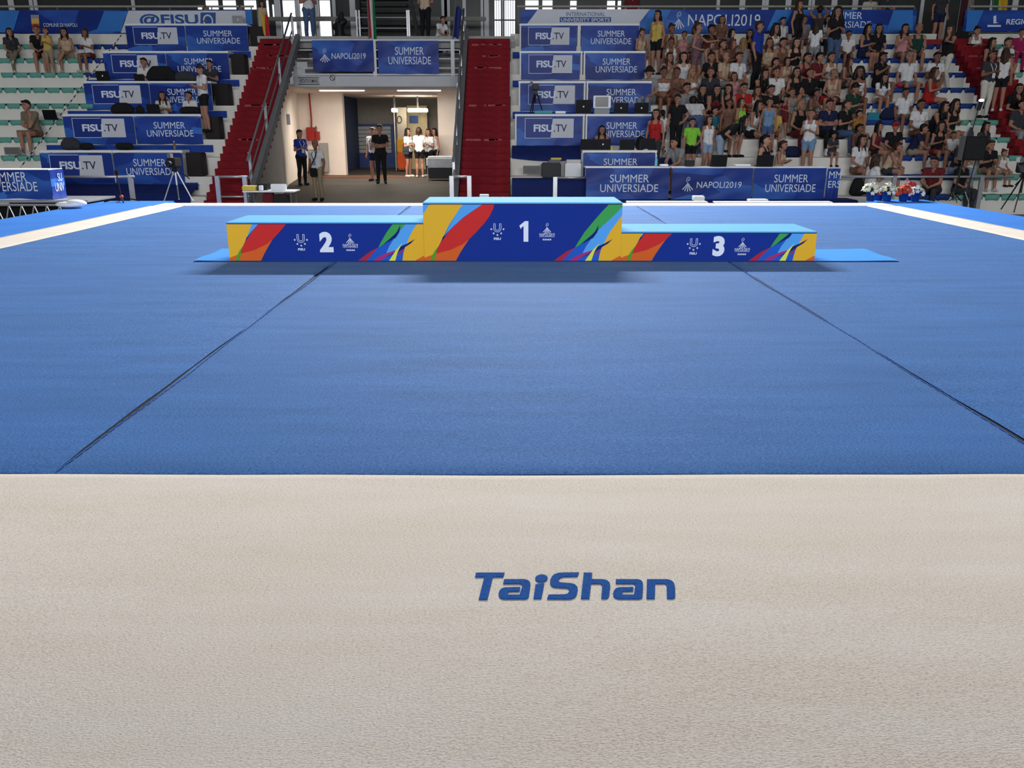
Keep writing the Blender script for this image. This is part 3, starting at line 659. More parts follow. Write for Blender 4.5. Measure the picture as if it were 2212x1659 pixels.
MB().box(.02, 2.0, 20.66, 21.5, HALL, NZ - .012).build('floor_printer_riser', M_DARK)['kind'] = 'structure'
drape('step_cloth', 1.95, 4.2, TY(0), TZ(-1), TZ(0), 'navy cloth behind the laptops on the lowest right desk', .1)

# judges' tables in front, on a low riser
mb = MB(); mb.bbox(1.7, 8.2, 19.9, 21.1, HALL, -.2, .02); o = mb.build('floor_riser', M_NAVY, origin=(5, 20.4, HALL)); tag(o, 'low navy riser under the front judges tables', 'platform', kind='structure')
YJ = 20.15
for i, (xl, xr, kd, lb) in enumerate(((1267, 1447, 'summer', 'blue banner with two lines of lettering at the left end of the judges table'), (1453, 1627, 'napoli', 'blue banner with torch emblem in the middle of the judges table'), (1630, 1786, 'summer', 'blue banner with two lines of lettering at the right end of the judges table'))):
    banner(kd, xl, xr, 363, 435, YJ, lb, amp=.009)
    z = px(1500, 361, YJ).z; x0, x1 = xat(xl - 1, YJ, z), xat(xr + .5, YJ, z)
    t = empty('judges_table', ((x0 + x1) / 2, YJ, -.2), ('left', 'middle', 'right')[i] + ' judges table behind the front row of blue banners', 'table', 'judges tables')
    mb = MB(); mb.bbox(x0, x1, YJ + .03, YJ + .7, z - .03, z, .005); mb.build('tabletop', M_WSH, t)
    for xx in (x0 + .05, x1 - .05):
        for yy in (YJ + .08, YJ + .65): mb = MB(); mb.tube((xx, yy, -.2), (xx, yy, z - .03), .018); mb.build('leg', M_ALU, t)
# the folded end of the last banner
t = banner('none', 1788, 1816, 364, 432, YJ + .02, 'narrow folded end of the judges table banner with cut lettering', amp=.005)
a = px(1788, 364, YJ - .01); b = px(1816, 432, YJ - .01)
put_text('MM', t, (a.x + (b.x - a.x) * .5, YJ - .012, a.z - (a.z - b.z) * .2), (b.x - a.x) * .74, .16, M_TEXTW); put_text('ERS', t, (a.x + (b.x - a.x) * .5, YJ - .012, a.z - (a.z - b.z) * .5), (b.x - a.x) * .74, .16, M_TEXTW)
# white boards along the floor in front
for i, (xl, xr, y0, y1) in enumerate(((1355, 1530, 436, 439), (1545, 1800, 436.5, 439), (1500, 1522, 424, 434), (1620, 1660, 431, 436))):
    vbox('floor_board', xl, xr, y0, y1, 17.2 if i < 2 else 17.9, .25, M_WSH, ('long white board lying behind the far carpet edge', 'second white board lying behind the far carpet edge', 'small white power box under the torch banner', 'small white box under the right judges banner')[i], 'board')

# left front table on a truss stage
YT = 17.5
x1 = xat(108, YT, .4); x0 = xat(-60, YT, .4); ztop = px(60, 366, YT).z
t = empty('corner_table', ((x0 + x1) / 2, YT, 0), 'table at the left edge wrapped in blue printed cloth', 'table')
mb = MB(); mb.bbox(x0, x1, YT + .01, YT + .55, ztop - .03, ztop, .005); mb.build('tabletop', M_WSH, t)
mb = MB(); mb.sheet(cloth(x0, x1, .01, ztop - .01, YT, .007, 77), 26, 10); mb.build('front_cloth', BM[1], t, smooth=True, fix=False)
mb = MB(); mb.sheet(lambda u, v: (x1 + .01 + .006 * math.sin(u * 12), YT + .55 * u, .01 + (ztop - .02) * v), 12, 6); mb.build('side_cloth', BM[3], t, smooth=True, fix=False)
xs = lambda q, y: px(q, y, YT - .015)
p = px(14, 382, YT - .012); put_text('SUMMER', t, p, .82, .19, M_TEXTW); p = px(18, 403, YT - .012); put_text('UNIVERSIADE', t, p, 1.2, .19, M_TEXTW)
put_text('SU', t, (x1 + .02, YT + .36, ztop - .17), .17, .16, M_TEXTW, rz=math.pi / 2); put_text('UNIV', t, (x1 + .02, YT + .3, ztop - .37), .34, .17, M_TEXTW, rz=math.pi / 2)
st = empty('truss_stage', (-10.5, YT, HALL), 'aluminium truss carrying the stage under the left corner table', 'stage')
mb = MB(); mb.bbox(x0, -8.75, 17.35, 18.6, -.045, 0, .005); mb.build('deck', M_ALU, st)
for zz in (-.09, -.5): mb = MB(); mb.tube((x0, 17.3, zz), (-8.75, 17.3, zz), .025); mb.build('chord', M_ALU, st)
n = 18
for i in range(n):
    xa_ = x0 + (-8.8 - x0) * i / n; xb_ = x0 + (-8.8 - x0) * (i + 1) / n; z0_, z1_ = (-.5, -.09) if i % 2 else (-.09, -.5)
    mb = MB(); mb.tube((xa_, 17.3, z0_), (xb_, 17.3, z1_), .013, n=6); mb.build('brace', M_ALU, st)
vbox('wall_understage', -60, 150, 441, 500, 17.9, .05, M_BLACK, 'black cloth behind the truss under the left stage', 'cloth', 'structure')

# ================================================================ balcony railing and banners
rl = empty('balcony_railing', (-3.9, YB, ZS1), 'white balcony railing above the passage', 'railing')
def vpost(name, xp, yt, yb, Y, w_, m, parent, d=.05):
    z1_ = px(xp, yt, Y).z; z0_ = px(xp, yb, Y).z; X = xat(xp, Y, (z0_ + z1_) / 2); mb = MB(); mb.box(X - w_ / 2, X + w_ / 2, Y - d / 2, Y + d / 2, z0_, z1_); return mb.build(name, m, parent)
def hbar(name, xl, xr, yp, Y, r, m, parent):
    a = px(xl, yp, Y); b = px(xr, yp, Y); mb = MB(); mb.tube((a.x, Y, a.z), (b.x, Y, b.z), r); return mb.build(name, m, parent)
for xp in (636, 809, 978): vpost('post', xp, 86, 164, YB + .03, .11, M_WHITE, rl)
for yp, r in ((87, .03), (108, .018), (127, .018), (147, .018), (161, .03)): hbar('rail', 628, 992, yp, YB + .06, r, M_WHITE, rl)
banner('napoli', 673, 806, 87, 155, YB - .012, 'blue banner with torch emblem on the balcony railing', amp=.012)
banner('summer', 815, 947, 88, 159, YB - .012, 'blue banner with two lines of lettering on the balcony railing', amp=.01)
sg = empty('wall_plaque', px(667, 176, YB - .07), 'grey plaque with black no smoking words on the balcony slab', 'sign')
a, b = px(644, 167, YB - .07), px(690, 183, YB - .07)
mb = MB(); mb.bbox(a.x, b.x, YB - .075, YB - .05, b.z, a.z, .006); mb.build('plate', mat('plaque_grey', (176, 178, 180), .5), sg)
mb = MB(); mb.box(a.x, b.x, YB - .08, YB - .074, a.z - .02, a.z); mb.box(a.x, b.x, YB - .08, YB - .074, b.z, b.z + .02); mb.build('border', M_BLACK, sg)
put_text('VIETATO FUMARE', sg, ((a.x + b.x) / 2, YB - .082, (a.z + b.z) / 2), (b.x - a.x) * .88, (a.z - b.z) * .5, M_BLACK, .012)
rs = empty('round_notice', px(718, 168, YB - .07), 'small round prohibition notice on the balcony slab', 'sign')
c = px(718, 168, YB - .07); mb = MB()
for i in range(16):
    q, r_ = i * math.pi / 8, (i + 1) * math.pi / 8; mb.tube((c.x + .075 * math.cos(q), c.y, c.z + .075 * math.sin(q)), (c.x + .075 * math.cos(r_), c.y, c.z + .075 * math.sin(r_)), .01, n=6)
mb.tube((c.x - .05, c.y, c.z + .05), (c.x + .05, c.y, c.z - .05), .009, n=6); mb.build('ring', M_BLACK, rs)
mb = MB(); mb.box(c.x - .085, c.x + .085, c.y + .002, c.y + .02, c.z - .16, c.z + .1); mb.build('plate', mat('notice_pale', (190, 192, 194), .5), rs)

# stair handrails: pipe rails with posts
def handrail(pts, label, posts, r=.028, mid=True):
    t = empty('handrail', pts[0], label, 'handrail', 'metal handrails')
    mb = MB(); mb.path(pts, r); mb.build('rail', M_GREY, t, smooth=True)
    if mid: mb = MB(); mb.path([Vector(q) - Vector((0, 0, .42)) for q in pts], r * .7); mb.build('mid_rail', M_GREY, t, smooth=True)
    for (a, b) in posts: mb = MB(); mb.bar(a, b, .06, .05); mb.build('post', M_ALU, t)
XS = -6.40
sl = lambda Y: HALL + (Y - 20.15) / .248 * .176 + .1
handrail([(XS, 20.6, sl(20.6) + .85), (XS - .05, 26.2, sl(26.2) + .85)], 'grey sloping handrail of the left red staircase', [((XS - .02, y, sl(y) - .15), (XS - .02, y, sl(y) + .84)) for y in (20.9, 22.6, 24.3, 26.1)])
handrail([(-1.42, 20.6, sl(20.6) + .85), (-1.42, 26.4, sl(26.4) + .85)], 'grey sloping handrail of the middle red staircase', [((-1.43, y, sl(y) - .15), (-1.43, y, sl(y) + .84)) for y in (20.9, 22.0, 23.3, 24.6, 26.1)])
def front_rail(xl, xr, yt, Y, label, posts, low=None, zb=HALL):
    a, b = px(xl, yt, Y), px(xr, yt, Y); t = empty('barrier_rail', ((a.x + b.x) / 2, Y, zb), label, 'barrier', 'front barrier rails')
    mb = MB(); mb.tube((a.x, Y, a.z), (b.x, Y, b.z), .028); mb.build('rail', M_ALU, t, smooth=True)
    for q in posts: X = xat(q, Y, 0); mb = MB(); mb.box(X - .05, X + .05, Y - .03, Y + .03, zb, a.z + .02); mb.build('post', M_ALU, t)
    if low: z = px(xl, low, Y).z; mb = MB(); mb.tube((a.x, Y, z), (b.x, Y, z), .022); mb.build('low_rail', M_ALU, t, smooth=True)
front_rail(468, 534, 382, 19.9, 'aluminium barrier rail at the foot of the left red staircase', (472, 531), 425)
front_rail(974, 1017, 382, 19.9, 'aluminium barrier rail at the foot of the middle red staircase', (976, 1014))
front_rail(1196, 1275, 384, 20.5, 'aluminium barrier rail before the navy cloth and printer', (1199,))
front_rail(1818, 2190, 382, 20.5, 'long aluminium barrier rail before the right grandstand', (1929, 2117), None)
front_rail(138, 290, 382, 19.3, 'aluminium barrier rail in front of the left desks', (286,), None)
# ================================================================ concourse at the top
YC = 32.0
mb = MB(); mb.box(-20, 20, TY(8) + .1, YC, 3.75, 3.95); o = mb.build('floor_concourse', M_GWALL, origin=(0, 29, 3.75)); tag(o, 'concourse floor behind the top of the stands', 'floor', kind='structure')
mb = MB(); mb.box(-6.5, .1, 26.75, TY(8) + .1, 3.75, 3.97); o = mb.build('floor_landing', M_GWALL, origin=(-3, 27, 3.75)); tag(o, 'pale landing above the balcony steps', 'floor', kind='structure')
mb = MB(); mb.box(-20, 20, YC, YC + .1, 3.9, 14); o = mb.build('wall_back', M_DGREY, origin=(0, YC, 3.9)); tag(o, 'dark glazed back wall of the concourse', 'wall', kind='structure')
# white mullions and window panes
wn = empty('window_2', (0, YC, 4), 'row of tall glazed doors and windows along the concourse', 'window', kind='structure')
for xp in (27, 70, 80, 290, 600, 643, 685, 722, 762, 960, 966, 1003, 1042, 1050, 1085, 1550, 1602, 1648, 1655, 1701, 1748, 1754, 1800, 1845, 1990, 2040, 2140, 2190):
    vpost('mullion', xp, -40, 90, YC - .06, .12 if xp % 3 else .2, M_WHITE, wn)
def pane(xl, yt, xr, yb):
    a, b = px(xl, yt, YC - .03), px(xr, yb, YC - .03); mb = MB(); mb.box(a.x, b.x, YC - .03, YC - .005, b.z, a.z); mb.build('pane', M_GLOW, wn)
for q in ((610, 1, 638, 36), (611, 47, 642, 80), (647, 1, 661, 80), (662, 1, 681, 80), (690, 1, 714, 35), (691, 43, 717, 80), (1068, 1, 1082, 78), (1090, 1, 1113, 78), (444, 1, 472, 20), (481, 1, 510, 20), (527, 1, 554, 20), (427, 12, 436, 20), (575, 1, 582, 40), (588, 10, 593, 40), (1135, 1, 1163, 20), (1172, 1, 1193, 20), (1232, 2, 1245, 20), (1312, 2, 1328, 20), (1335, 2, 1341, 20)): pane(*q)
for (xl, yt, xr, yb) in ((608, 40, 684, 44), (690, 38, 720, 41), (1066, 42, 1116, 45)):
    a, b = px(xl, yt, YC - .1), px(xr, yb, YC - .1); mb = MB(); mb.box(a.x, b.x, YC - .14, YC - .06, b.z, a.z); mb.build('door_bar', M_GREY, wn)
# grille bars before the right-hand bright window
gb = empty('window_grille', px(1090, 78, YC - .2), 'thin dark bars before the bright window left of the pale banner', 'grille')
for xp in range(1068, 1118, 5): vpost('bar', xp, 1, 120, YC - .25, .022, M_GREY, gb, .02)
# horizontal grey beam and low wall of the concourse
o = MB(); a, b = px(560, 36, 29.5), px(1050, 45, 29.5); o.bbox(a.x, b.x, 29.5, 29.62, b.z, a.z, .02); o = o.build('guard_beam', mat('beam_grey', (132, 130, 124), .6), origin=(a.x, 29.5, b.z)); tag(o, 'thick grey guard beam across the concourse', 'railing')
vbox('wall_landing', 555, 1112, 78, 92, 26.72, .1, mat('landing_grey', (168, 168, 164), .7), 'low pale wall at the edge of the landing', 'wall', 'structure')
# inner metal stair with open dark treads
ms = empty('metal_stair', px(820, 82, 29.0), 'dark metal stair with open treads above the balcony', 'staircase')
for i in range(8):
    yy = 74 - i * 13.5; a = px(778, yy, 29.0 + i * .12); b = px(880, yy + 7, 29.0 + i * .12); mb = MB(); mb.box(a.x, b.x, 29.0 + i * .12, 29.25 + i * .12, b.z, a.z); mb.build('tread', mat('tread_dark', (44, 44, 44), .6), ms)
for (xa_, xb_) in ((770, 778), (882, 905)):
    a = px(xb_, 85, 28.9); b = px(xa_ if xa_ > 800 else xa_ + 4, -20, 28.9); mb = MB(); mb.bar(a, b, .1, .22); mb.build('stringer', mat('tread_dark', (44, 44, 44), .6), ms)
for xp in (771, 777, 880, 884): vpost('baluster', xp, 22, 84, 28.7, .05, M_ALU, ms)
for yy in (38, 61): hbar('rail', 772, 884, yy, 28.7, .025, M_ALU, ms)

# long banners along the parapet and the pipe rail above them
def long_banner(xl, xr, yt, yb, label, parts_):
    Y = TY(8) - .03; a, b = px(xl, yt, Y), px(xr, yb, Y); NB[0] += 1
    t = empty('parapet_banner', ((a.x + b.x) / 2, Y, b.z), label, 'banner', 'long parapet banners')
    mb = MB(); mb.sheet(cloth(a.x, b.x, b.z, a.z, Y, .008, NB[0]), 80, 8); mb.build('cloth', BM[NB[0] % 5], t, smooth=True, fix=False)
    for fn in parts_: fn(t, Y - .018)
    return t
Pp = lambda x, y, Y: px(x, y, Y)
def tx(s, xl, xr, yt, yb, m, bold=0.0, shear=0.0, d=0.0):
    def f(t, Y): a, b = px(xl, yt, Y), px(xr, yb, Y); put_text(s, t, ((a.x + b.x) / 2, Y - d, (a.z + b.z) / 2), b.x - a.x, a.z - b.z, m, bold, shear)
    return f
def pl(pts, m, d=0.0, name='print_panel'):
    def f(t, Y): o_ = abs_loc(t); flat_poly(name, [(px(x, y, Y).x - o_.x, px(x, y, Y).z - o_.z) for x, y in pts], t, (o_.x, Y - d, o_.z), m)
    return f
def em(x, y, s, m):
    def f(t, Y): napoli_emblem(t, px(x, y, Y), s, m, .002)
    return f
M_LB = mat('banner_bright_blue', (52, 118, 196), .45, .1, 2); M_TB = mat('banner_letter_blue', (44, 84, 150), .5); M_TG = mat('banner_letter_grey', (96, 112, 144), .5)
long_banner(-40, 546, 22, 72, 'long blue and pale banner on the parapet above the empty left seats', [
    pl([(-40, 23), (42, 23), (28, 70), (-40, 70)], M_LB), pl([(225, 24), (277, 24), (262, 68), (208, 68)], M_LB), pl([(278, 23), (535, 23), (535, 71), (261, 71), (268, 45)], M_PANEL),
    pl([(66, 32), (84, 32), (84, 40), (67, 40)], mat('flag_mauve', (150, 140, 170), .6)), pl([(67, 40), (84, 40), (85, 51), (68, 51)], mat('flag_yellow', (206, 176, 90), .6)), pl([(68, 51), (85, 51), (86, 61), (70, 61)], mat('flag_red', (190, 70, 50), .6)),
    tx('COMUNE DI NAPOLI', 93, 167, 50, 58, M_TEXTW), tx('@FISU', 300, 430, 30, 58, M_TB, .03, d=.003), pl([(433, 27), (466, 27), (466, 62), (433, 62)], M_TB, .001), tx('O', 437, 462, 31, 59, M_PANEL, .0, d=.004)])
long_banner(1124, 1975, 21, 71, 'long blue banner with city name and year on the parapet behind the crowd', [
    pl([(1162, 20), (1404, 20), (1382, 48), (1382, 66), (1128, 66)], M_PANEL), pl([(1404, 20), (1450, 21), (1425, 66), (1382, 66)], M_LB), pl([(1676, 21), (1712, 22), (1690, 66), (1655, 66)], M_LB), pl([(1930, 22), (1972, 22), (1972, 66), (1915, 66)], M_LB),
    tx('INTERNATIONAL', 1223, 1307, 26, 35, M_TG, .01, d=.003), pl([(1209, 37), (1320, 37), (1320, 48), (1209, 48)], M_TB, .002), tx('UNIVERSITY SPORTS', 1212, 1317, 39, 47, M_PANEL, .02, d=.005),
    em(1466, 44, .27, M_TEXTW), tx('NAPOLI2019', 1487, 1641, 31, 56, M_TEXTW, d=.002), tx('SUMMER', 1785, 1862, 26, 41, M_TEXTW), tx('UNIVERSIADE', 1766, 1880, 46, 60, M_TEXTW)])
long_banner(2086, 2260, 22, 68, 'blue banner with a white crest at the top right corner', [
    pl([(2090, 22), (2125, 22), (2105, 68), (2086, 68)], M_LB), pl([(2146, 35), (2152, 33), (2152, 48), (2158, 49), (2146, 51)], M_TEXTW), pl([(2133, 54), (2162, 54), (2162, 58), (2133, 58)], M_TEXTW), tx('REGIONE', 2175, 2245, 41, 53, M_TEXTW, .02)])
for (xl, xr, lb, ps) in ((-40, 548, 'grey pipe rail above the left parapet banner', (68, 128, 280, 370, 460, 545)), (1117, 1974, 'grey pipe rail above the right parapet banner', (1120, 1205, 1297, 1387, 1477, 1545, 1610, 1700, 1792, 1883, 1972)), (2095, 2260, 'grey pipe rail at the top right corner', (2098, 2180, 2250))):
    Y = TY(8) + .1; t = empty('parapet_rail', px((xl + xr) / 2, 70, Y), lb, 'railing', 'parapet pipe rails')
    hbar('rail', xl, xr, 14, Y, .03, mat('rail_pale', (160, 156, 148), .5), t); hbar('low_rail', xl, xr, 70.5, Y, .03, M_GREY, t)
    for q in ps: vpost('post', q, 14, 76, Y, .03, M_GREY, t, .03)

# flags
def flag(xl, xr, yt, yb, Y, cols, label, lean=0.0):
    a, b = px(xl, yt, Y), px(xr, yb, Y); t = empty('flag', (a.x, Y, b.z), label, 'flag', 'hanging flags'); n = len(cols)
    for i, c in enumerate(cols):
        mb = MB(); mb.sheet(lambda u, v: (a.x + (b.x - a.x) * ((i + u) / n) + lean * v, Y + .05 * math.sin((i + u) * 2.6 + v * 2), b.z + (a.z - b.z) * v + .06 * math.sin((i + u) * 2)), 6, 10)
        mb.build('stripe', mat('flag_%d_%d_%d' % c, c, .8), t, smooth=True, fix=False)
    mb = MB(); mb.tube((a.x, Y, b.z - .1), (a.x + lean * 1.1, Y, a.z + .3), .014); mb.build('pole', M_GREY, t)
flag(793, 813, -5, 84, 26.6, [(176, 40, 50), (200, 200, 200), (24, 110, 60)], 'furled green white and red flag above the balcony')
flag(976, 990, 18, 84, 26.6, [(32, 40, 100), (40, 52, 120)], 'furled dark blue flag above the balcony', .12)
flag(2152, 2176, -8, 45, 27.6, [(30, 90, 50), (196, 160, 40), (186, 150, 30)], 'yellow green and red flag hanging at the top right', -.1)
flag(2077, 2097, -8, 62, 27.7, [(60, 24, 30), (120, 116, 112)], 'furled dark red flag beside the top right banner')
flag(556, 582, 28, 76, 27.0, [(196, 186, 172), (196, 170, 60), (186, 40, 50)], 'pale cloth with yellow and red patches on the left landing')
# red cloth banner on parapet near the far stair
a = px(1998, 85, TY(8) - .1); b = px(2046, 110, TY(8) - .1); mb = MB(); mb.sheet(cloth(a.x, b.x, b.z, a.z, TY(8) - .1, .01, 5), 12, 6); o = mb.build('red_cloth', mat('red_cloth', (150, 44, 50), .7), origin=((a.x + b.x) / 2, TY(8) - .1, b.z), smooth=True, fix=False); tag(o, 'red cloth hanging on the parapet near the far right stairs', 'cloth')

# ================================================================ seats
def seat_mesh(m):
    """moulded pad: narrow nose hanging over the step edge, dished top"""
    mb = MB(); nx = 6; rows_ = [(-.055, -.075, .72), (-.075, -.03, .86), (-.065, .035, .94), (-.03, .056, 1.0), (.06, .05, 1.0), (.2, .046, 1.0), (.34, .056, .98)]
    W = .19; vs = []; fs = []
    for (y, z, k) in rows_:
        for i in range(nx + 1):
            u = i / nx * 2 - 1; vs.append((W * k * u, y, z - (.012 * (1 - u * u) if y > -.02 else 0) + (-.012 * abs(u) ** 3 if y < -.04 else 0)))
    k = nx + 1
    for j in range(len(rows_) - 1):
        for i in range(nx): fs.append((j * k + i, j * k + i + 1, (j + 1) * k + i + 1, (j + 1) * k + i))
    n0 = len(vs)
    rim = list(range(k)) + [j * k + nx for j in range(1, len(rows_))] + [(len(rows_) - 1) * k + i for i in range(nx - 1, -1, -1)] + [j * k for j in range(len(rows_) - 2, 0, -1)]
    for i in rim:
        x, y, z = vs[i]; vs.append((x * .95, max(y, -.03) if y > -.04 else -.024, .002 if y > -.03 else z - .005))
    for q in range(len(rim)): fs.append((rim[q], n0 + q, n0 + (q + 1) % len(rim), rim[(q + 1) % len(rim)]))
    mb.add(vs, fs)
    return mb.mesh('stand_seat', m, smooth=True)
M_TEAL = mat('seat_teal', (96, 160, 148), .45, .1, 4); M_SBLUE = mat('seat_blue', (28, 60, 130), .45, .1, 4)
SM = {'teal': seat_mesh(M_TEAL), 'blue': seat_mesh(M_SBLUE)}
PITCHS = .405
ROWW = {k: ('lowest row', 'second lowest row', 'third lowest row', 'fourth lowest row', 'fifth lowest row', 'fifth row from top', 'fourth row from top', 'third row from top', 'second row from top', 'top row')[k + 2] for k in range(-2, 8)}
def seats(k, xl, xr, colfn, where):
    i0 = math.ceil(xl / PITCHS); n = 0
    for i in range(i0, int(xr / PITCHS) + 1):
        X = i * PITCHS; c = colfn(proj((X, TY(k), TZ(k)))[0])
        o = link('stand_seat', SM[c], None, (X, TY(k) + .02, TZ(k) + .001)); n += 1
        tag(o, '%s plastic seat, %s from left, %s, %s' % (c, ordn(n - 1), ROWW[k], where), 'seat', '%s stand seats' % c)
for k in range(-1, 8):
    lo = xat(-8, TY(k), TZ(k)); hi = xat({7: 262, 6: 215, 5: 212, 4: 178, 3: 178, 2: 132, 1: 132, 0: 84, -1: 10}[k], TY(k), TZ(k)) - .26
    def cf(xp, k=k):
        if k == 7 and xp > 170 or k == 6 and xp > 184 or k == 5 and xp > 198: return 'blue'
        if k in (0, 1) and xp < 8: return 'blue'
        return 'teal'
    seats(k, lo, hi, cf, 'left stand')
for k in range(-2, 8):
    lo = xat({7: 1795, 6: 1795, 5: 1760, 4: 1870, 3: 1850, 2: 1870, 1: 1890, 0: 1930, -1: 1920, -2: 1960}[k], TY(k), TZ(k)); hi = 13.0
    seats(k, lo, hi, (lambda xp, k=k: 'teal' if (k <= 2 and xp > 2060) else 'blue'), 'crowded stand')
    hi2 = xat(2220, TY(k), TZ(k))
    if hi2 > 14.5: seats(k, 14.5, hi2, lambda xp: 'teal', 'far right stand')
# ================================================================ people
V = lambda *a: np.array(a, float)
def cap_mesh(caps):
    """tapered capsules joined, ready for voxel remesh"""
    mb = MB()
    for (a, b, ra, rb, *_z) in caps:
        a, b = Vector(a), Vector(b); d = b - a
        if d.length < 1e-4: d = Vector((0, 0, 1e-3))
        d.normalize(); q = Vector((0, 0, 1)) if abs(d.z) < .9 else Vector((1, 0, 0)); u = d.cross(q).normalized(); w_ = d.cross(u); n = 14; rings = []
        for t in (-80, -50, -22, 0): rings.append((a + d * (ra * math.sin(math.radians(t))), ra * math.cos(math.radians(t))))
        for t in (0, 22, 50, 80): rings.append((b + d * (rb * math.sin(math.radians(t))), rb * math.cos(math.radians(t))))
        vs = [c + u * (r * math.cos(2 * math.pi * i / n)) + w_ * (r * math.sin(2 * math.pi * i / n)) for c, r in rings for i in range(n)]
        fs = [(j * n + i, j * n + (i + 1) % n, (j + 1) * n + (i + 1) % n, (j + 1) * n + i) for j in range(len(rings) - 1) for i in range(n)]
        fs += [tuple(range(n))[::-1], tuple(range((len(rings) - 1) * n, len(rings) * n))]; mb.add(vs, fs)
    return mb
def remesh(mb, voxel, it=3):
    me = mb.mesh('tmp', [], fix=True); o = D.objects.new('tmp_body', me); COL.objects.link(o)
    r = o.modifiers.new('r', 'REMESH'); r.mode = 'VOXEL'; r.voxel_size = voxel
    s = o.modifiers.new('s', 'SMOOTH'); s.factor = .5; s.iterations = it
    dg = bpy.context.evaluated_depsgraph_get(); out = D.meshes.new_from_object(o.evaluated_get(dg)); D.objects.remove(o); D.meshes.remove(me)
    return out
def mir(p): return V(-p[0], p[1], p[2])
# ---- poses: joint positions, figure faces -Y
def pose_stand(arms='down', lean=0.0, stride=.0):
    J = dict(P=V(0, .0, .93), C=V(0, -.0, 1.30), N=V(0, .0, 1.43), H=V(0, -.015, 1.60))
    for s, n in ((1, 'L'), (-1, 'R')):
        J['hip' + n] = V(.085 * s, 0, .90); J['kn' + n] = V(.095 * s, -.02 - stride * s, .49); J['an' + n] = V(.105 * s, .03 + stride * s, .08); J['toe' + n] = V(.13 * s, -.13 + stride * s, .035)
        J['sh' + n] = V(.165 * s, .0, 1.385)
        if arms == 'down': J['el' + n] = V(.225 * s, .03, 1.10); J['wr' + n] = V(.235 * s, -.05, .87); J['ha' + n] = V(.235 * s, -.08, .79)
        elif arms == 'cross': J['el' + n] = V(.235 * s, -.04, 1.12); J['wr' + n] = V(-.05 * s, -.19, 1.12 + .03 * s); J['ha' + n] = V(-.13 * s, -.18, 1.14 + .03 * s)
        elif arms == 'phone': J['el' + n] = V(.22 * s, -.02, 1.10); J['wr' + n] = V(.07 * s, -.24, 1.17); J['ha' + n] = V(.03 * s, -.29, 1.20)
        elif arms == 'hip':
            if s > 0: J['el' + n] = V(.31, .05, 1.14); J['wr' + n] = V(.19, -.07, .98); J['ha' + n] = V(.13, -.10, .95)
            else: J['el' + n] = V(-.225, .03, 1.10); J['wr' + n] = V(-.235, -.05, .87); J['ha' + n] = V(-.235, -.08, .79)
        elif arms == 'up': J['el' + n] = V(.31 * s, -.02, 1.52); J['wr' + n] = V(.14 * s, .0, 1.70); J['ha' + n] = V(.07 * s, .02, 1.72)
        elif arms == 'point':
            if s > 0: J['el' + n] = V(.26, -.2, 1.25); J['wr' + n] = V(.27, -.43, 1.27); J['ha' + n] = V(.27, -.51, 1.28)
            else: J['el' + n] = V(-.225, .03, 1.10); J['wr' + n] = V(-.17, -.18, 1.02); J['ha' + n] = V(-.12, -.24, 1.03)
    if lean:
        for k in ('C', 'N', 'H', 'shL', 'shR', 'elL', 'elR', 'wrL', 'wrR', 'haL', 'haR'):
            d = J[k] - J['P']; c, s_ = math.cos(lean), math.sin(lean); J[k] = J['P'] + V(d[0], d[1] * c - d[2] * s_, d[1] * s_ + d[2] * c)
    return J
def pose_sit(arms='lap', lean=.08, cross=False, spread=.0, feet=-.44):
    J = dict(P=V(0, .02, .13), C=V(0, .02, .50), N=V(0, .01, .63), H=V(0, -.015, .795))
    for s, n in ((1, 'L'), (-1, 'R')):
        J['hip' + n] = V(.085 * s, .0, .105); J['kn' + n] = V((.11 + spread) * s, -.40, .10); J['an' + n] = V((.11 + spread * .8) * s, -.40, feet + .08); J['toe' + n] = V((.13 + spread * .8) * s, -.55, feet + .035)
        J['sh' + n] = V(.165 * s, .02, .585)
        if arms == 'lap': J['el' + n] = V(.225 * s, -.03, .31); J['wr' + n] = V(.13 * s, -.23, .21); J['ha' + n] = V(.09 * s, -.30, .205)
        elif arms == 'knees': J['el' + n] = V(.20 * s, -.17, .29); J['wr' + n] = V(.07 * s, -.37, .22); J['ha' + n] = V(.03 * s, -.43, .20)
        elif arms == 'chin':
            if s > 0: J['el' + n] = V(.13, -.24, .27); J['wr' + n] = V(.06, -.17, .52); J['ha' + n] = V(.045, -.145, .60)
            else: J['el' + n] = V(-.20, -.06, .30); J['wr' + n] = V(-.02, -.23, .24); J['ha' + n] = V(.06, -.26, .25)
        elif arms == 'phone': J['el' + n] = V(.215 * s, -.05, .32); J['wr' + n] = V(.07 * s, -.26, .37); J['ha' + n] = V(.03 * s, -.31, .40)
        elif arms == 'side': J['el' + n] = V(.25 * s, .05, .33); J['wr' + n] = V(.25 * s, -.04, .12); J['ha' + n] = V(.25 * s, -.10, .09)
        elif arms == 'cross': J['el' + n] = V(.225 * s, -.05, .33); J['wr' + n] = V(-.05 * s, -.18, .34 + .03 * s); J['ha' + n] = V(-.12 * s, -.17, .35 + .03 * s)
        elif arms == 'clap': J['el' + n] = V(.22 * s, -.08, .36); J['wr' + n] = V(.06 * s, -.24, .48); J['ha' + n] = V(.02 * s, -.27, .55)
    if cross: J['knL'] = V(.02, -.42, .19); J['anL'] = V(-.14, -.56, -.12); J['toeL'] = V(-.16, -.70, -.12)
    for k in ('C', 'N', 'H', 'shL', 'shR'):
        d = J[k] - J['P']; c, s_ = math.cos(lean), math.sin(lean); J[k] = J['P'] + V(d[0], d[1] * c - d[2] * s_, d[1] * s_ + d[2] * c)
    for n in 'LR':  # keep the elbows under the moved shoulders
        J['el' + n] = J['el' + n] + V(0, -.30 * math.sin(lean), 0)
    return J
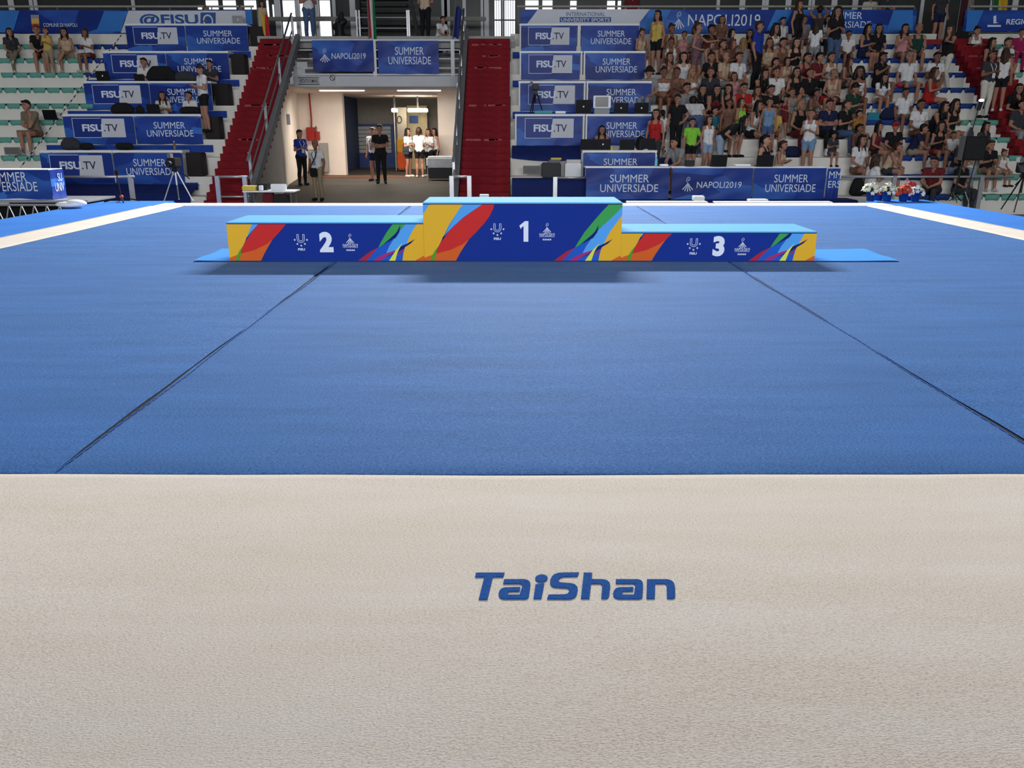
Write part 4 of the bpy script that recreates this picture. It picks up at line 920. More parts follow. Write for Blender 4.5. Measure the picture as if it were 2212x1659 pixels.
def caps_of(J, fem):
    c = []; sw = .92 if fem else 1.05; P, C, N, H = J['P'], J['C'], J['N'], J['H']
    ax = (C - P); up = ax / np.linalg.norm(ax); fw = np.cross(up, V(1, 0, 0)); fw = -fw if fw[1] > 0 else fw
    for s in (-1, 1):
        c.append((P + V(.05 * s, 0, 0), P + up * .17 + V(.045 * s * sw, 0, 0), .112 if fem else .108, .092 if fem else .102, 'torso'))
        c.append((P + up * .17 + V(.045 * s * sw, 0, 0), C + V(.075 * s * sw, 0, 0), .095, .105, 'torso'))
        if fem: c.append((C - up * .04 + fw * .07 + V(.065 * s, 0, 0), C - up * .05 + fw * .075 + V(.065 * s, 0, 0), .06, .06, 'torso'))
    c.append((J['hipL'], J['hipR'], .108, .108, 'hip'))
    c.append((J['shL'] * V(sw, 1, 1), J['shR'] * V(sw, 1, 1), .062, .062, 'torso'))
    c.append((C + up * .06, N, .075, .05, 'neck')); c.append((N, H + V(0, .01, -.05), .048, .046, 'neck'))
    c.append((H + V(0, .012, .045), H + V(0, .01, .0), .093, .088, 'head')); c.append((H + V(0, -.022, -.02), H + V(0, -.03, -.075), .072, .05, 'head'))
    c.append((H + V(0, -.098, .008), H + V(0, -.112, -.02), .011, .017, 'head'))
    for s, n in ((1, 'L'), (-1, 'R')):
        c.append((H + V(.088 * s, .01, .01), H + V(.09 * s, .012, -.02), .018, .015, 'head'))
        sh = J['sh' + n] * V(sw, 1, 1); el, wr, ha = J['el' + n], J['wr' + n], J['ha' + n]; k = .88 if fem else 1.05
        c.append((sh, el, .054 * k, .042 * k, 'uarm')); c.append((el, wr, .041 * k, .028 * k, 'farm')); c.append((wr, wr + (ha - wr) * .75, .028, .033, 'hand'))
        c.append((J['hip' + n], J['kn' + n], .092, .058, 'thigh')); c.append((J['kn' + n], J['kn' + n] * .6 + J['an' + n] * .4 + V(0, .02, 0), .056, .056, 'shin'))
        c.append((J['kn' + n] * .6 + J['an' + n] * .4 + V(0, .02, 0), J['an' + n], .054, .036, 'shin')); he = J['an' + n] + V(0, .03, -.035)
        c.append((he, J['toe' + n], .037, .03, 'foot'))
    return c
POSES = {
 'sit': pose_sit('lap'), 'sit_knees': pose_sit('knees', .38), 'sit_chin': pose_sit('chin', .25), 'sit_cross': pose_sit('lap', .05, True), 'sit_phone': pose_sit('phone', .12),
 'sit_side': pose_sit('side', .0, spread=.05), 'sit_folded': pose_sit('cross', .06), 'sit_clap': pose_sit('clap', .1),
 'stand': pose_stand('down'), 'stand_cross': pose_stand('cross'), 'stand_phone': pose_stand('phone'), 'stand_hip': pose_stand('hip'), 'stand_up': pose_stand('up'), 'stand_bend': pose_stand('phone', .95), 'stand_walk': pose_stand('point', stride=.07)}
VOX = .0145
BODY = {}
def body(pose, fem):
    k = (pose, fem)
    if k in BODY: return BODY[k]
    J = POSES[pose]; caps = caps_of(J, fem); me = remesh(cap_mesh(caps), VOX, 3)
    nf = len(me.polygons); cen = np.empty(nf * 3); me.polygons.foreach_get('center', cen); cen = cen.reshape(-1, 3)
    A = np.array([c[0] for c in caps]); B = np.array([c[1] for c in caps]); RA = np.array([c[2] for c in caps]); RB_ = np.array([c[3] for c in caps])
    AB = B - A; L2 = (AB ** 2).sum(1) + 1e-9
    t = np.clip(((cen[:, None, :] - A) * AB).sum(2) / L2, 0, 1); d = np.linalg.norm(cen[:, None, :] - (A + t[..., None] * AB), axis=2) - (RA + (RB_ - RA) * t)
    i = d.argmin(1); zone = np.array([c[4] for c in caps])[i]; tt = t[np.arange(nf), i]
    fi = [q for q, c in enumerate(caps) if c[4] == 'foot']; FI = {'L': fi[:1], 'R': fi[1:]}
    up = J['C'] - J['P']; tp = ((cen - J['P']) @ up) / (up @ up)          # height along the trunk
    H = J['H']; rel = cen - H
    data = dict(me=me, zone=zone, t=tt, tp=tp, J=J, caps=caps, cx=cen[:, 0].copy(), cenx=np.where(d[:, FI['L']].min(1) < d[:, FI['R']].min(1), 1.0, -1.0), midx=0.0)
    BODY[k] = data
    # shell source arrays
    nv = len(me.vertices); co = np.empty(nv * 3); me.vertices.foreach_get('co', co); no = np.empty(nv * 3); me.vertices.foreach_get('normal', no)
    data['co'] = co.reshape(-1, 3).copy(); data['no'] = no.reshape(-1, 3).copy(); data['faces'] = [tuple(p.vertices) for p in me.polygons]
    # finished body: skin + fingers + face details appended
    mb = MB(); mb.add(data['co'], data['faces'])
    for n, s in (('L', 1), ('R', -1)):
        wr, ha = Vector(J['wr' + n]), Vector(J['ha' + n]); dv = (ha - wr).normalized(); sd = dv.cross(Vector((0, 0, 1)))
        if sd.length < .2: sd = Vector((0, 1, 0)).cross(dv)
        sd.normalize(); nm = dv.cross(sd).normalized(); pe = wr + (ha - wr) * .8
        if nm.z > 0: nm = -nm
        for q, ln in ((-1.5, .062), (-.5, .075), (.5, .08), (1.5, .07)):
            a = pe + sd * (.0155 * q); b = a + dv * ln * .55 + sd * (.003 * q) + nm * .006; c = b + dv * ln * .4 + nm * .022; mb.tube(a, b, .0088, .008, 6); mb.tube(b, c, .008, .006, 6)
        a = wr + (ha - wr) * .3 + sd * (.022 * -s); b = a + dv * .035 + sd * (.024 * -s); c = b + dv * .03 + nm * .004; mb.tube(a, b, .0105, .009, 6); mb.tube(b, c, .009, .007, 6)
    mb.cur = 1
    for s in (-1, 1):
        mb.ball((H[0] + .034 * s, H[1] - .088, H[2] + .018), (.014, .01, .008), 5, 8); mb.box(H[0] + .034 * s - .02, H[0] + .034 * s + .02, H[1] - .098, H[1] - .085, H[2] + .036, H[2] + .043)
    mb.cur = 2; mb.ball((H[0], H[1] - .088, H[2] - .058), (.022, .01, .006), 5, 8)
    fin = mb.mesh('body_%s_%s' % (pose, 'f' if fem else 'm'), [M_SKIN[0], M_EYE, M_LIP], fix=False); fin.polygons.foreach_set('use_smooth', [True] * len(fin.polygons)); data['body'] = fin
    data['shell'] = {}
    return data
def shell(dat, key):
    if key in dat['shell']: return dat['shell'][key]
    z, t, tp = dat['zone'], dat['t'], dat['tp']; kind = key
    cov = {'tee': .6, 'tank': .0, 'long': 9, 'polo': .62}
    if kind in cov:
        m = (z == 'torso') & (tp > -.08); m |= (z == 'hip') & (tp > .12)
        if kind == 'tank': m &= ~((z == 'torso') & (tp > 1.10))
        if kind == 'tank':
            ax_ = np.abs(dat['cx']); m |= ((z == 'torso') | (z == 'uarm') | (z == 'neck')) & (ax_ > .068) & (ax_ < .118) & (tp > .95)
        else: m |= (z == 'uarm') & (t < cov[kind])
        if kind == 'long': m |= (z == 'uarm') | ((z == 'farm') & (t < .85))
        if kind in ('polo', 'tee', 'long'): m |= (z == 'neck') & (t < .25) & (tp < 1.25)
        off = .012
    elif kind == 'crop': m = (z == 'torso') & (tp > .55) & (tp < 1.08); off = .010
    elif kind == 'shorts': m = ((z == 'hip') | ((z == 'torso') & (tp <= .06)) | ((z == 'thigh') & (t < .55))); off = .010
    elif kind == 'trousers': m = ((z == 'hip') | ((z == 'torso') & (tp <= .06)) | (z == 'thigh') | (z == 'shin') & (np.arange(len(z)) >= 0)); off = .010
    elif kind == 'dress': m = ((z == 'hip') | (z == 'torso') & (tp < 1.04) | ((z == 'thigh') & (t < .6))); off = .012
    elif kind in ('shoeL', 'shoeR'):
        m = (z == 'foot') & ((dat['cenx'] > dat['midx']) == (kind == 'shoeL')); off = .008
    idx = np.nonzero(m)[0]; vm = {}; vs = []; fs = []
    for i in idx:
        f = []
        for v in dat['faces'][i]:
            if v not in vm:
                vm[v] = len(vs); vs.append(dat['co'][v] + dat['no'][v] * off)
            f.append(vm[v])
        fs.append(f)
    me = D.meshes.new(kind); me.from_pydata([tuple(q) for q in vs], [], fs); me.polygons.foreach_set('use_smooth', [True] * len(fs)); me.materials.append(M_SKIN[0]); me.update()
    dat['shell'][key] = me; return me
HAIR = {}
def hair_mesh(st):
    if st in HAIR: return HAIR[st]
    cr = [((0, .03, .055), (0, .032, .04), .101, .100), ((0, .045, .0), (0, .04, -.02), .088, .075)]
    if st == 'short': c = cr + [((-.055, -.055, .105), (.055, -.055, .105), .028, .028)]
    elif st == 'long':
        c = cr + [((-.03, -.05, .11), (.03, -.05, .11), .03, .03), ((0, .075, .0), (0, .10, -.27), .075, .05)]
        for s in (-1, 1): c += [((.082 * s, .0, .04), (.092 * s, .015, -.10), .03, .032), ((.092 * s, .015, -.10), (.095 * s, -.02, -.27), .034, .03), ((.06 * s, .07, -.05), (.07 * s, .08, -.26), .05, .045)]
    elif st == 'bob':
        c = cr + [((-.03, -.05, .11), (.03, -.05, .11), .03, .03), ((0, .075, .0), (0, .075, -.09), .075, .05)]
        for s in (-1, 1): c += [((.082 * s, .0, .04), (.09 * s, .01, -.09), .032, .034)]
    elif st == 'tail': c = cr + [((-.045, -.052, .1), (.045, -.052, .1), .028, .028), ((0, .125, .07), (0, .14, .06), .035, .038), ((0, .145, .05), (0, .16, -.2), .034, .018)]
    elif st == 'bun': c = cr + [((-.045, -.052, .1), (.045, -.052, .1), .028, .028), ((0, .085, .13), (0, .09, .135), .05, .05)]
    elif st == 'curly':
        c = cr + [((0, .09, .0), (0, .1, -.18), .1, .09)]
        for s in (-1, 1): c += [((.09 * s, .01, .06), (.12 * s, .02, -.14), .05, .065), ((.06 * s, .0, .12), (.02 * s, .02, .13), .05, .05)]
    elif st == 'cap': c = [((0, .02, .06), (0, .02, .045), .104, .104), ((-.05, -.10, .075), (.05, -.10, .075), .018, .018), ((-.04, -.14, .068), (.04, -.14, .068), .016, .016)]
    elif st == 'hat':
        c = [((0, .015, .085), (0, .015, .06), .1, .104)] + [((.12 * math.cos(a), .015 + .12 * math.sin(a), .055), (.12 * math.cos(a + .5), .015 + .12 * math.sin(a + .5), .055), .022, .022) for a in [i * .5 for i in range(13)]] + [((.145 * math.cos(a), .015 + .145 * math.sin(a), .035), (.145 * math.cos(a + .5), .015 + .145 * math.sin(a + .5), .035), .018, .018) for a in [i * .5 for i in range(13)]]
    me = remesh(cap_mesh([q + ('h',) for q in c]), .014, 2); me.materials.clear(); me.materials.append(M_SKIN[0]); me.polygons.foreach_set('use_smooth', [True] * len(me.polygons)); HAIR[st] = me; return me
def fab(n, c): return mat('fabric_' + n.replace(' ', '_'), c, .85, .1, 14, .15, 120)
M_SKIN = [mat('skin_%d' % i, c, .55, .06, 12) for i, c in enumerate(((190, 146, 124), (164, 118, 98), (134, 92, 74), (100, 68, 54)))]
M_EYE = mat('eye_dark', (30, 22, 20), .4); M_LIP = mat('lips', (150, 80, 74), .5)
FC = dict(white=(214, 214, 214), black=(24, 24, 27), navy=(26, 34, 66), blue=(30, 56, 150), grey=(136, 138, 142), beige=(190, 166, 140), brown=(112, 80, 66), red=(168, 34, 36), maroon=(104, 34, 42), pink=(196, 140, 144), yellow=(196, 170, 84), teal=(40, 128, 150), green=(26, 62, 52), lime=(130, 200, 60), khaki=(150, 136, 112), denim=(74, 92, 126), paledenim=(140, 156, 178), charcoal=(52, 54, 60), mustard=(168, 118, 50), lightblue=(110, 140, 170), mauve=(112, 84, 90), magenta=(150, 30, 84), camo=(118, 108, 90), offwhite=(200, 196, 186), purple=(86, 52, 110))
HC = dict(black=(22, 18, 17), brown=(58, 38, 28), auburn=(92, 46, 32), blond=(140, 108, 72), grey=(130, 126, 122), red=(150, 36, 34), white=(210, 210, 210), navy=(24, 30, 56))
WORD = dict(tee='t-shirt', tank='sleeveless top', long='long-sleeved top', polo='polo shirt', crop='cropped top', dress='dress')
CW = dict(paledenim='pale denim', lightblue='light blue', camo='patterned olive', offwhite='off-white')
PEOPLE = []
def setmat(o, i, m): o.material_slots[i].link = 'OBJECT'; o.material_slots[i].material = m
def person(loc, pose='sit', top=('white', 'tee'), bot=('denim', 'shorts'), hair=('short', 'black'), skin=1, fem=None, rz=0.0, s=1.0, label=None, group='spectators', tilt=0.0, shoe=None, info=None):
    if fem is None: fem = bool(hair) and hair[0] in ('long', 'bob', 'tail', 'bun', 'curly')
    d = body(pose, fem); o = link('person', d['body'], None, loc, (tilt, 0, rz), (s, s, s)); setmat(o, 0, M_SKIN[skin]); setmat(o, 1, M_EYE); setmat(o, 2, M_LIP)
    def part(nm, me, m): q = link(nm, me, o); setmat(q, 0, m); return q
    if top[1] == 'dress': part('dress', shell(d, 'dress'), fab(top[0], FC[top[0]]))
    else:
        part('shirt', shell(d, top[1]), fab(top[0], FC[top[0]])); part('shorts' if bot[1] == 'shorts' else 'trousers', shell(d, bot[1]), fab(bot[0], FC[bot[0]]))
    sc = shoe or random.choice(['white', 'black', 'charcoal', 'offwhite'])
    for q in ('shoeL', 'shoeR'): part('shoe', shell(d, q), fab(sc, FC[sc]))
    if hair:
        h = link('hat' if hair[0] in ('cap', 'hat') else 'hair', hair_mesh(hair[0]), o, tuple(d['J']['H'])); setmat(h, 0, mat('hair_' + hair[1], HC[hair[1]], .5, .15, 30, .3, 90))
    tag(o, label, 'person', group); PEOPLE.append((o, info, pose, top)); return o
for c_ in ('white', 'black', 'charcoal', 'offwhite'): fab(c_, FC[c_])
HEADZ = {p: POSES[p]['H'] for p in POSES}
OCC = {}
def seat_person(x, y, pose, top, bot, hair, skin=1, rz=0.0, kid=False, row=None, **kw):
    """place by the pixel of the head centre: find the row, the size and a free spot that put it there"""
    H = HEADZ[pose]; cand = []; sit = pose.startswith('sit'); gap = .30 if kid else .37
    for k in range(-2, 8):
        if k == -2 and x < 1850: continue
        if sit: Y, z = TY(k) + .22, TZ(k) + .045
        else: Y, z = TY(k) + .42, TZ(k)
        hy = lambda s: proj((0, Y + H[1] * s, z + H[2] * s))[1]
        lo, hi = (.62, .85) if kid else ((.90, 1.04) if sit else (.88, 1.06))
        ss = [lo + (hi - lo) * i / 12 for i in range(13)]; s = min(ss, key=lambda q: abs(hy(q) - y)); e = abs(hy(s) - y) + abs(s - (.75 if kid else .97)) * 12
        X = xat(x, Y, z + H[2] * s); keys = [(k, 1)] + ([(k - 1, 1)] if sit else [(k + 1, 1)]) if False else [(k, 1)]
        occ = sorted(OCC.get(k, []) + (OCC.get(('legs', k), []) if not sit else OCC.get(('up', k - 1), []) )); free = lambda q: all(abs(q - u) >= g_ for u, g_ in occ)
        Xf = X
        if not free(X):
            opts = [X + d * .02 * sg for d in range(1, 60) for sg in (1, -1)]; opts = [q for q in opts if free(q)]
            if not opts: continue
            Xf = opts[0]; e += abs(Xf - X) * 75
        cand.append((e, k, s, Y, z, Xf))
    _, k, s, Y, z, X = min(cand)
    OCC.setdefault(k, []).append((X, gap))
    if sit: OCC.setdefault(('legs', k - 1), []).append((X, .28))
    else: OCC.setdefault(('up', k), []).append((X, .28))
    return person((X, Y, z), pose, top, bot, hair, skin, rz=rz, s=s, info=('row', k, X), **kw)
R_ = math.radians
# ---- crowd in the right-hand stand: (head x, head y, pose, top, bottom, hair, skin, turn, kid)
CROWD = [
 (1421,33,'stand',('yellow','tank'),('black','shorts'),('long','black'),1,-40,0), (1420,58,'sit_chin',('black','tee'),('charcoal','trousers'),('bun','black'),1,0,0),
 (1450,58,'sit_cross',('beige','tank'),('brown','shorts'),('bun','brown'),2,20,0), (1385,76,'sit',('beige','tank'),('white','shorts'),('bun','brown'),1,30,0), (1469,76,'sit',('pink','tank'),('pink','shorts'),('tail','brown'),1,0,1),
 (1488,66,'sit_phone',('grey','tee'),('charcoal','shorts'),('bob','brown'),1,0,0), (1508,60,'stand_walk',('mauve','dress'),('mauve','shorts'),('bun','brown'),1,60,0), (1527,63,'sit_chin',('black','tee'),('maroon','shorts'),('short','black'),2,30,0),
 (1436,88,'sit',('white','tank'),('brown','shorts'),('bun','brown'),2,0,0), (1487,88,'sit_chin',('grey','tank'),('grey','trousers'),('bob','auburn'),0,70,0), (1541,93,'sit_knees',('brown','tank'),('brown','shorts'),('tail','brown'),1,30,0), (1556,95,'sit_phone',('brown','long'),('denim','shorts'),('long','auburn'),1,50,0),
 (1576,85,'sit_phone',('denim','tee'),('purple','shorts'),('long','black'),0,50,0), (1601,85,'sit',('grey','tank'),('grey','shorts'),('long','blond'),1,160,0), (1625,58,'stand_hip',('blue','polo'),('black','trousers'),('short','brown'),1,50,0),
 (1661,88,'sit',('beige','tank'),('brown','trousers'),('long','brown'),1,0,0), (1672,58,'sit_phone',('white','tank'),('black','shorts'),('curly','black'),1,20,0), (1444,121,'sit_clap',('beige','tank'),('brown','shorts'),('long','brown'),1,20,0), (1479,124,'sit_side',('white','tank'),('denim','shorts'),('long','black'),0,-10,0),
 (1521,120,'sit',('black','polo'),('khaki','shorts'),('bun','black'),1,0,0), (1561,116,'sit_cross',('beige','tee'),('grey','trousers'),None,1,40,0), (1592,117,'sit_cross',('white','tee'),('denim','shorts'),('short','brown'),1,20,0),
 (1404,147,'sit',('grey','tee'),('grey','trousers'),('hat','black'),1,-30,0), (1429,150,'sit',('white','crop'),('brown','shorts'),('bun','black'),2,0,0), (1449,153,'sit_phone',('brown','tank'),('brown','shorts'),('tail','brown'),2,-20,0), (1475,150,'sit_phone',('white','tank'),('khaki','shorts'),('long','blond'),1,20,0),
 (1484,168,'sit_side',('grey','tee'),('grey','trousers'),('short','black'),1,10,0), (1509,187,'sit_knees',('black','tank'),('white','shorts'),('long','black'),1,0,0), (1528,190,'sit_knees',('maroon','tank'),('black','shorts'),('long','black'),1,0,0), (1572,193,'sit',('black','tank'),('white','shorts'),('long','black'),1,-30,0),
 (1591,187,'sit_phone',('red','tee'),('black','trousers'),('short','black'),1,0,0), (1609,197,'sit',('offwhite','tank'),('brown','shorts'),('long','brown'),1,10,0), (1627,204,'sit_chin',('white','tank'),('black','shorts'),('long','black'),1,40,0), (1658,195,'sit_phone',('black','tee'),('maroon','shorts'),('short','black'),1,0,0),
 (1585,170,'sit',('pink','tank'),('brown','shorts'),('bob','brown'),1,0,0), (1640,150,'sit_knees',('black','tank'),('black','shorts'),('long','black'),1,20,0), (1677,146,'sit_cross',('white','polo'),('brown','trousers'),('short','brown'),1,0,0), (1536,157,'sit',('charcoal','tee'),('khaki','shorts'),('short','brown'),1,-20,0), (1612,150,'sit_chin',('brown','tank'),('charcoal','shorts'),('tail','black'),1,30,0),
 (1464,215,'stand_hip',('black','tee'),('black','trousers'),('short','black'),1,-20,0), (1507,217,'stand_bend',('white','tee'),('denim','trousers'),('short','black'),1,180,0), (1541,224,'sit',('teal','tee'),('charcoal','shorts'),('short','black'),1,40,1),
 (1417,247,'stand',('red','tank'),('charcoal','trousers'),('long','black'),1,-20,0), (1438,247,'stand_phone',('white','tee'),('navy','shorts'),('tail','black'),1,200,1), (1496,264,'stand_hip',('lime','tee'),('black','shorts'),('short','black'),1,0,1), (1532,253,'stand',('white','tank'),('paledenim','shorts'),('long','black'),1,20,1),
 (1552,262,'stand_bend',('black','tee'),('paledenim','trousers'),('long','black'),1,70,0), (1569,224,'stand',('brown','tank'),('brown','shorts'),('tail','brown'),2,0,1), (1593,219,'stand_phone',('lime','tank'),('white','shorts'),('long','brown'),1,40,1), (1626,204,'stand',('lightblue','tank'),('denim','shorts'),('tail','black'),1,-20,1), (1642,228,'sit',('yellow','tee'),('brown','shorts'),('short','brown'),1,0,1), (1655,213,'stand_phone',('maroon','tank'),('maroon','shorts'),('tail','black'),1,-40,1),
 (1524,294,'sit_knees',('grey','tee'),('grey','shorts'),('short','black'),1,-50,0), (1473,307,'sit',('offwhite','tee'),('charcoal','trousers'),('long','black'),1,170,0), (1654,290,'sit_side',('black','tank'),('beige','trousers'),('tail','black'),0,50,0), (1671,327,'sit_phone',('beige','tank'),('black','shorts'),('tail','brown'),1,50,0),
 (1727,10,'stand',('black','tank'),('black','shorts'),('long','brown'),1,30,0), (1696,37,'sit_side',('white','tee'),('denim','shorts'),('short','black'),1,20,1), (1687,61,'sit',('brown','tank'),('brown','shorts'),('short','black'),1,10,0), (1771,22,'stand_up',('charcoal','tank'),('navy','trousers'),('short','black'),2,180,0), (1764,44,'stand_phone',('white','tee'),('grey','shorts'),('long','brown'),1,150,1), (1809,26,'stand_phone',('black','tee'),('denim','trousers'),('curly','black'),1,0,0),
 (1833,68,'sit',('white','tee'),('charcoal','shorts'),('short','black'),2,-10,1), (1870,58,'sit_phone',('navy','dress'),('navy','shorts'),('long','black'),1,30,0), (1895,59,'sit',('black','tee'),('mustard','shorts'),('long','black'),1,-10,0),
 (1701,88,'sit_phone',('black','tank'),('offwhite','trousers'),('long','black'),0,0,0), (1685,90,'sit',('grey','tank'),('charcoal','shorts'),('bob','brown'),1,0,1), (1765,84,'sit_phone',('maroon','tee'),('black','trousers'),('short','black'),1,40,0), (1788,85,'sit_folded',('white','long'),('charcoal','trousers'),('long','black'),0,0,0),
 (1751,125,'sit_chin',('maroon','tank'),('black','trousers'),('tail','black'),1,20,0), (1697,147,'sit_phone',('beige','tank'),('charcoal','shorts'),('bob','black'),1,20,0), (1720,151,'sit_cross',('black','tank'),('offwhite','shorts'),('long','black'),1,0,0), (1741,158,'sit',('black','tee'),('paledenim','trousers'),('short','brown'),1,0,0), (1804,150,'sit_knees',('beige','tank'),('maroon','shorts'),('tail','blond'),1,-30,0), (1825,147,'sit_chin',('brown','tank'),('charcoal','shorts'),('long','brown'),1,40,0),
 (1855,150,'sit',('white','crop'),('black','shorts'),('curly','black'),2,0,0), (1842,178,'sit_phone',('green','tee'),('charcoal','shorts'),('cap','black'),1,30,0), (1903,113,'sit_clap',('black','tee'),('black','shorts'),('short','black'),2,30,0), (1904,179,'sit_knees',('white','tee'),('beige','shorts'),('long','black'),1,0,0),
 (1729,217,'sit',('black','tank'),('maroon','trousers'),('bob','blond'),1,10,0), (1753,215,'sit_chin',('brown','tank'),('brown','shorts'),('tail','black'),2,40,0), (1791,215,'sit_folded',('navy','tee'),('black','trousers'),('short','black'),1,0,0), (1825,208,'sit_phone',('black','tee'),('denim','trousers'),('tail','brown'),1,30,0), (1700,222,'sit',('grey','tank'),('khaki','trousers'),('bun','brown'),1,0,0),
 (1753,247,'stand_phone',('white','tank'),('lightblue','shorts'),('bun','brown'),1,-30,0), (1841,247,'sit_folded',('mustard','long'),('white','shorts'),('short','black'),1,30,1), (1854,258,'sit',('brown','tee'),('brown','shorts'),('tail','black'),2,30,1), (1859,291,'sit',('white','tee'),('brown','shorts'),('long','black'),1,20,0), (1895,289,'sit',('maroon','tank'),('black','shorts'),('long','black'),1,40,0), (1886,329,'sit_phone',('white','tee'),('black','shorts'),('long','brown'),1,100,0), (1921,325,'sit_knees',('beige','tank'),('charcoal','shorts'),('tail','brown'),1,50,0),
 (1953,63,'sit_clap',('pink','tank'),('brown','shorts'),('long','black'),1,0,0), (1984,57,'sit',('green','tank'),('charcoal','shorts'),('short','blond'),1,-10,0), (2053,65,'stand_walk',('black','tank'),('offwhite','trousers'),('long','brown'),1,-60,0), (1965,113,'sit_side',('white','tee'),('lightblue','shorts'),('short','grey'),1,0,0), (2031,117,'sit_cross',('white','tee'),('charcoal','shorts'),('short','black'),2,0,0), (2012,146,'sit_phone',('red','tank'),('red','shorts'),('long','brown'),1,50,0),
 (1957,213,'sit_side',('white','tee'),('khaki','shorts'),('short','black'),2,0,0), (1988,215,'sit',('white','tee'),('brown','shorts'),('tail','black'),2,0,0), (2021,219,'sit_knees',('black','tank'),('black','shorts'),('long','black'),1,30,0), (2058,228,'sit_phone',('black','tank'),('white','shorts'),('curly','black'),1,20,0), (1933,284,'sit',('black','tee'),('khaki','shorts'),('cap','red'),1,0,0), (1975,283,'sit_knees',('navy','polo'),('khaki','shorts'),('short','black'),1,60,0), (2030,286,'sit_phone',('black','tank'),('red','shorts'),('curly','black'),1,0,0), (2056,292,'sit',('white','tee'),('brown','shorts'),('short','black'),1,-20,1),
 (2074,287,'sit_chin',('charcoal','tee'),('paledenim','trousers'),('long','black'),1,20,0), (2024,350,'sit_knees',('maroon','tee'),('charcoal','trousers'),('short','black'),1,-40,0), (2079,352,'sit',('black','tee'),('charcoal','trousers'),('tail','black'),1,20,0), (2137,314,'sit_phone',('black','tee'),('khaki','shorts'),('short','brown'),1,0,0), (2165,331,'sit',('white','tank'),('beige','shorts'),('bun','auburn'),1,20,1), (2127,295,'sit',('charcoal','tee'),('charcoal','shorts'),('long','black'),1,20,0),
 (1800,300,'sit_phone',('charcoal','tee'),('denim','shorts'),('short','black'),1,0,1), (1560,60,'sit',('brown','tee'),('charcoal','shorts'),('bob','brown'),1,-10,0), (1738,62,'sit',('grey','tee'),('denim','shorts'),('short','brown'),1,0,0), (1640,115,'sit_chin',('black','tank'),('black','shorts'),('long','black'),1,-20,0), (1715,120,'sit',('offwhite','tank'),('grey','shorts'),('tail','brown'),1,10,0),
]
for (x, y, pose, top, bot, hair, sk, rz, kid) in CROWD:
    seat_person(x, y, pose, top, bot, hair, sk, R_(rz), bool(kid))
# ---- far right block
for (x, y, pose, top, bot, hair, sk, rz, kid) in [
 (2108,68,'sit_phone',('white','tank'),('navy','trousers'),('bun','black'),1,0,0), (2139,88,'sit',('black','tank'),('black','shorts'),('long','black'),1,30,0), (2176,86,'sit_cross',('white','tee'),('maroon','shorts'),('short','brown'),1,10,0), (2207,72,'sit',('magenta','tee'),('magenta','trousers'),('short','black'),1,-20,0), (2160,120,'sit_knees',('charcoal','tank'),('charcoal','shorts'),('long','brown'),2,40,0), (2199,185,'sit_chin',('black','tee'),('charcoal','trousers'),('long','black'),1,-20,0), (2206,218,'sit',('charcoal','tee'),('grey','trousers'),('short','black'),1,0,0)]:
    seat_person(x, y, pose, top, bot, hair, sk, R_(rz), bool(kid), group='spectators')
# standing on the far right staircase
def on_stair(x, yfeet, pose, top, bot, hair, sk, rz, label, s=1.0, **kw):
    best = None
    for i in range(26):
        Y = 20.15 + .248 * i + .12; z = HALL + .176 * (i + 1) + .002; e = abs(proj((0, Y, z))[1] - yfeet)
        if best is None or e < best[0]: best = (e, Y, z)
    return person((xat(x, best[1], best[2]), best[1], best[2]), pose, top, bot, hair, sk, rz=R_(rz), s=s, label=label, info=None, **kw)
on_stair(2122, 258, 'stand_phone', ('charcoal', 'tee'), ('offwhite', 'trousers'), ('short', 'black'), 2, 10, 'person in charcoal t-shirt and pale trousers standing on the far right red stairs', .98)
on_stair(2152, 248, 'stand', ('white', 'tank'), ('black', 'shorts'), ('long', 'brown'), 1, 150, 'person in white top and black shorts standing on the far right red stairs', .92)
# ---- left stand
for (x, y, pose, top, bot, hair, sk, rz, kid) in [
 (20,70,'sit_cross',('charcoal','tee'),('camo','trousers'),('long','black'),1,40,0), (82,64,'sit_knees',('black','tee'),('maroon','shorts'),('tail','auburn'),1,20,0), (98,68,'stand_phone',('yellow','tank'),('khaki','shorts'),('tail','auburn'),1,0,1), (133,70,'sit_cross',('beige','tank'),('beige','shorts'),('long','black'),1,10,0), (187,72,'sit_phone',('white','tee'),('maroon','shorts'),('bob','brown'),2,-10,0), (67,217,'sit_chin',('camo','tee'),('brown','shorts'),('short','black'),1,-10,0)]:
    o = seat_person(x, y, pose, top, bot, hair, sk, R_(rz), bool(kid), group='people in the left stand')
# labels for people in rows, counted from the left
rows = {}
for (o, info, pose, top) in PEOPLE:
    if info and 'label' not in o: rows.setdefault((info[1], 'left' if info[2] < -7 else ('far right' if info[2] > 14.25 else 'crowded')), []).append((info[2], o, pose, top))
for (k, blk), L_ in rows.items():
    L_.sort(key=lambda q: q[0])
    for i, (_, o, pose, top) in enumerate(L_):
        rw = 'top row' if k == 7 else ('lowest row' if k == -2 else '%s row from %s' % ((ordn(7 - k), 'top') if k > 2 else (ordn(k + 2), 'bottom')))
        o['label'] = '%s person in %s %s, %s from left, %s, %s stand' % ('seated' if pose.startswith('sit') else 'standing', CW.get(top[0], top[0]), WORD[top[1]], ordn(i), rw, blk)
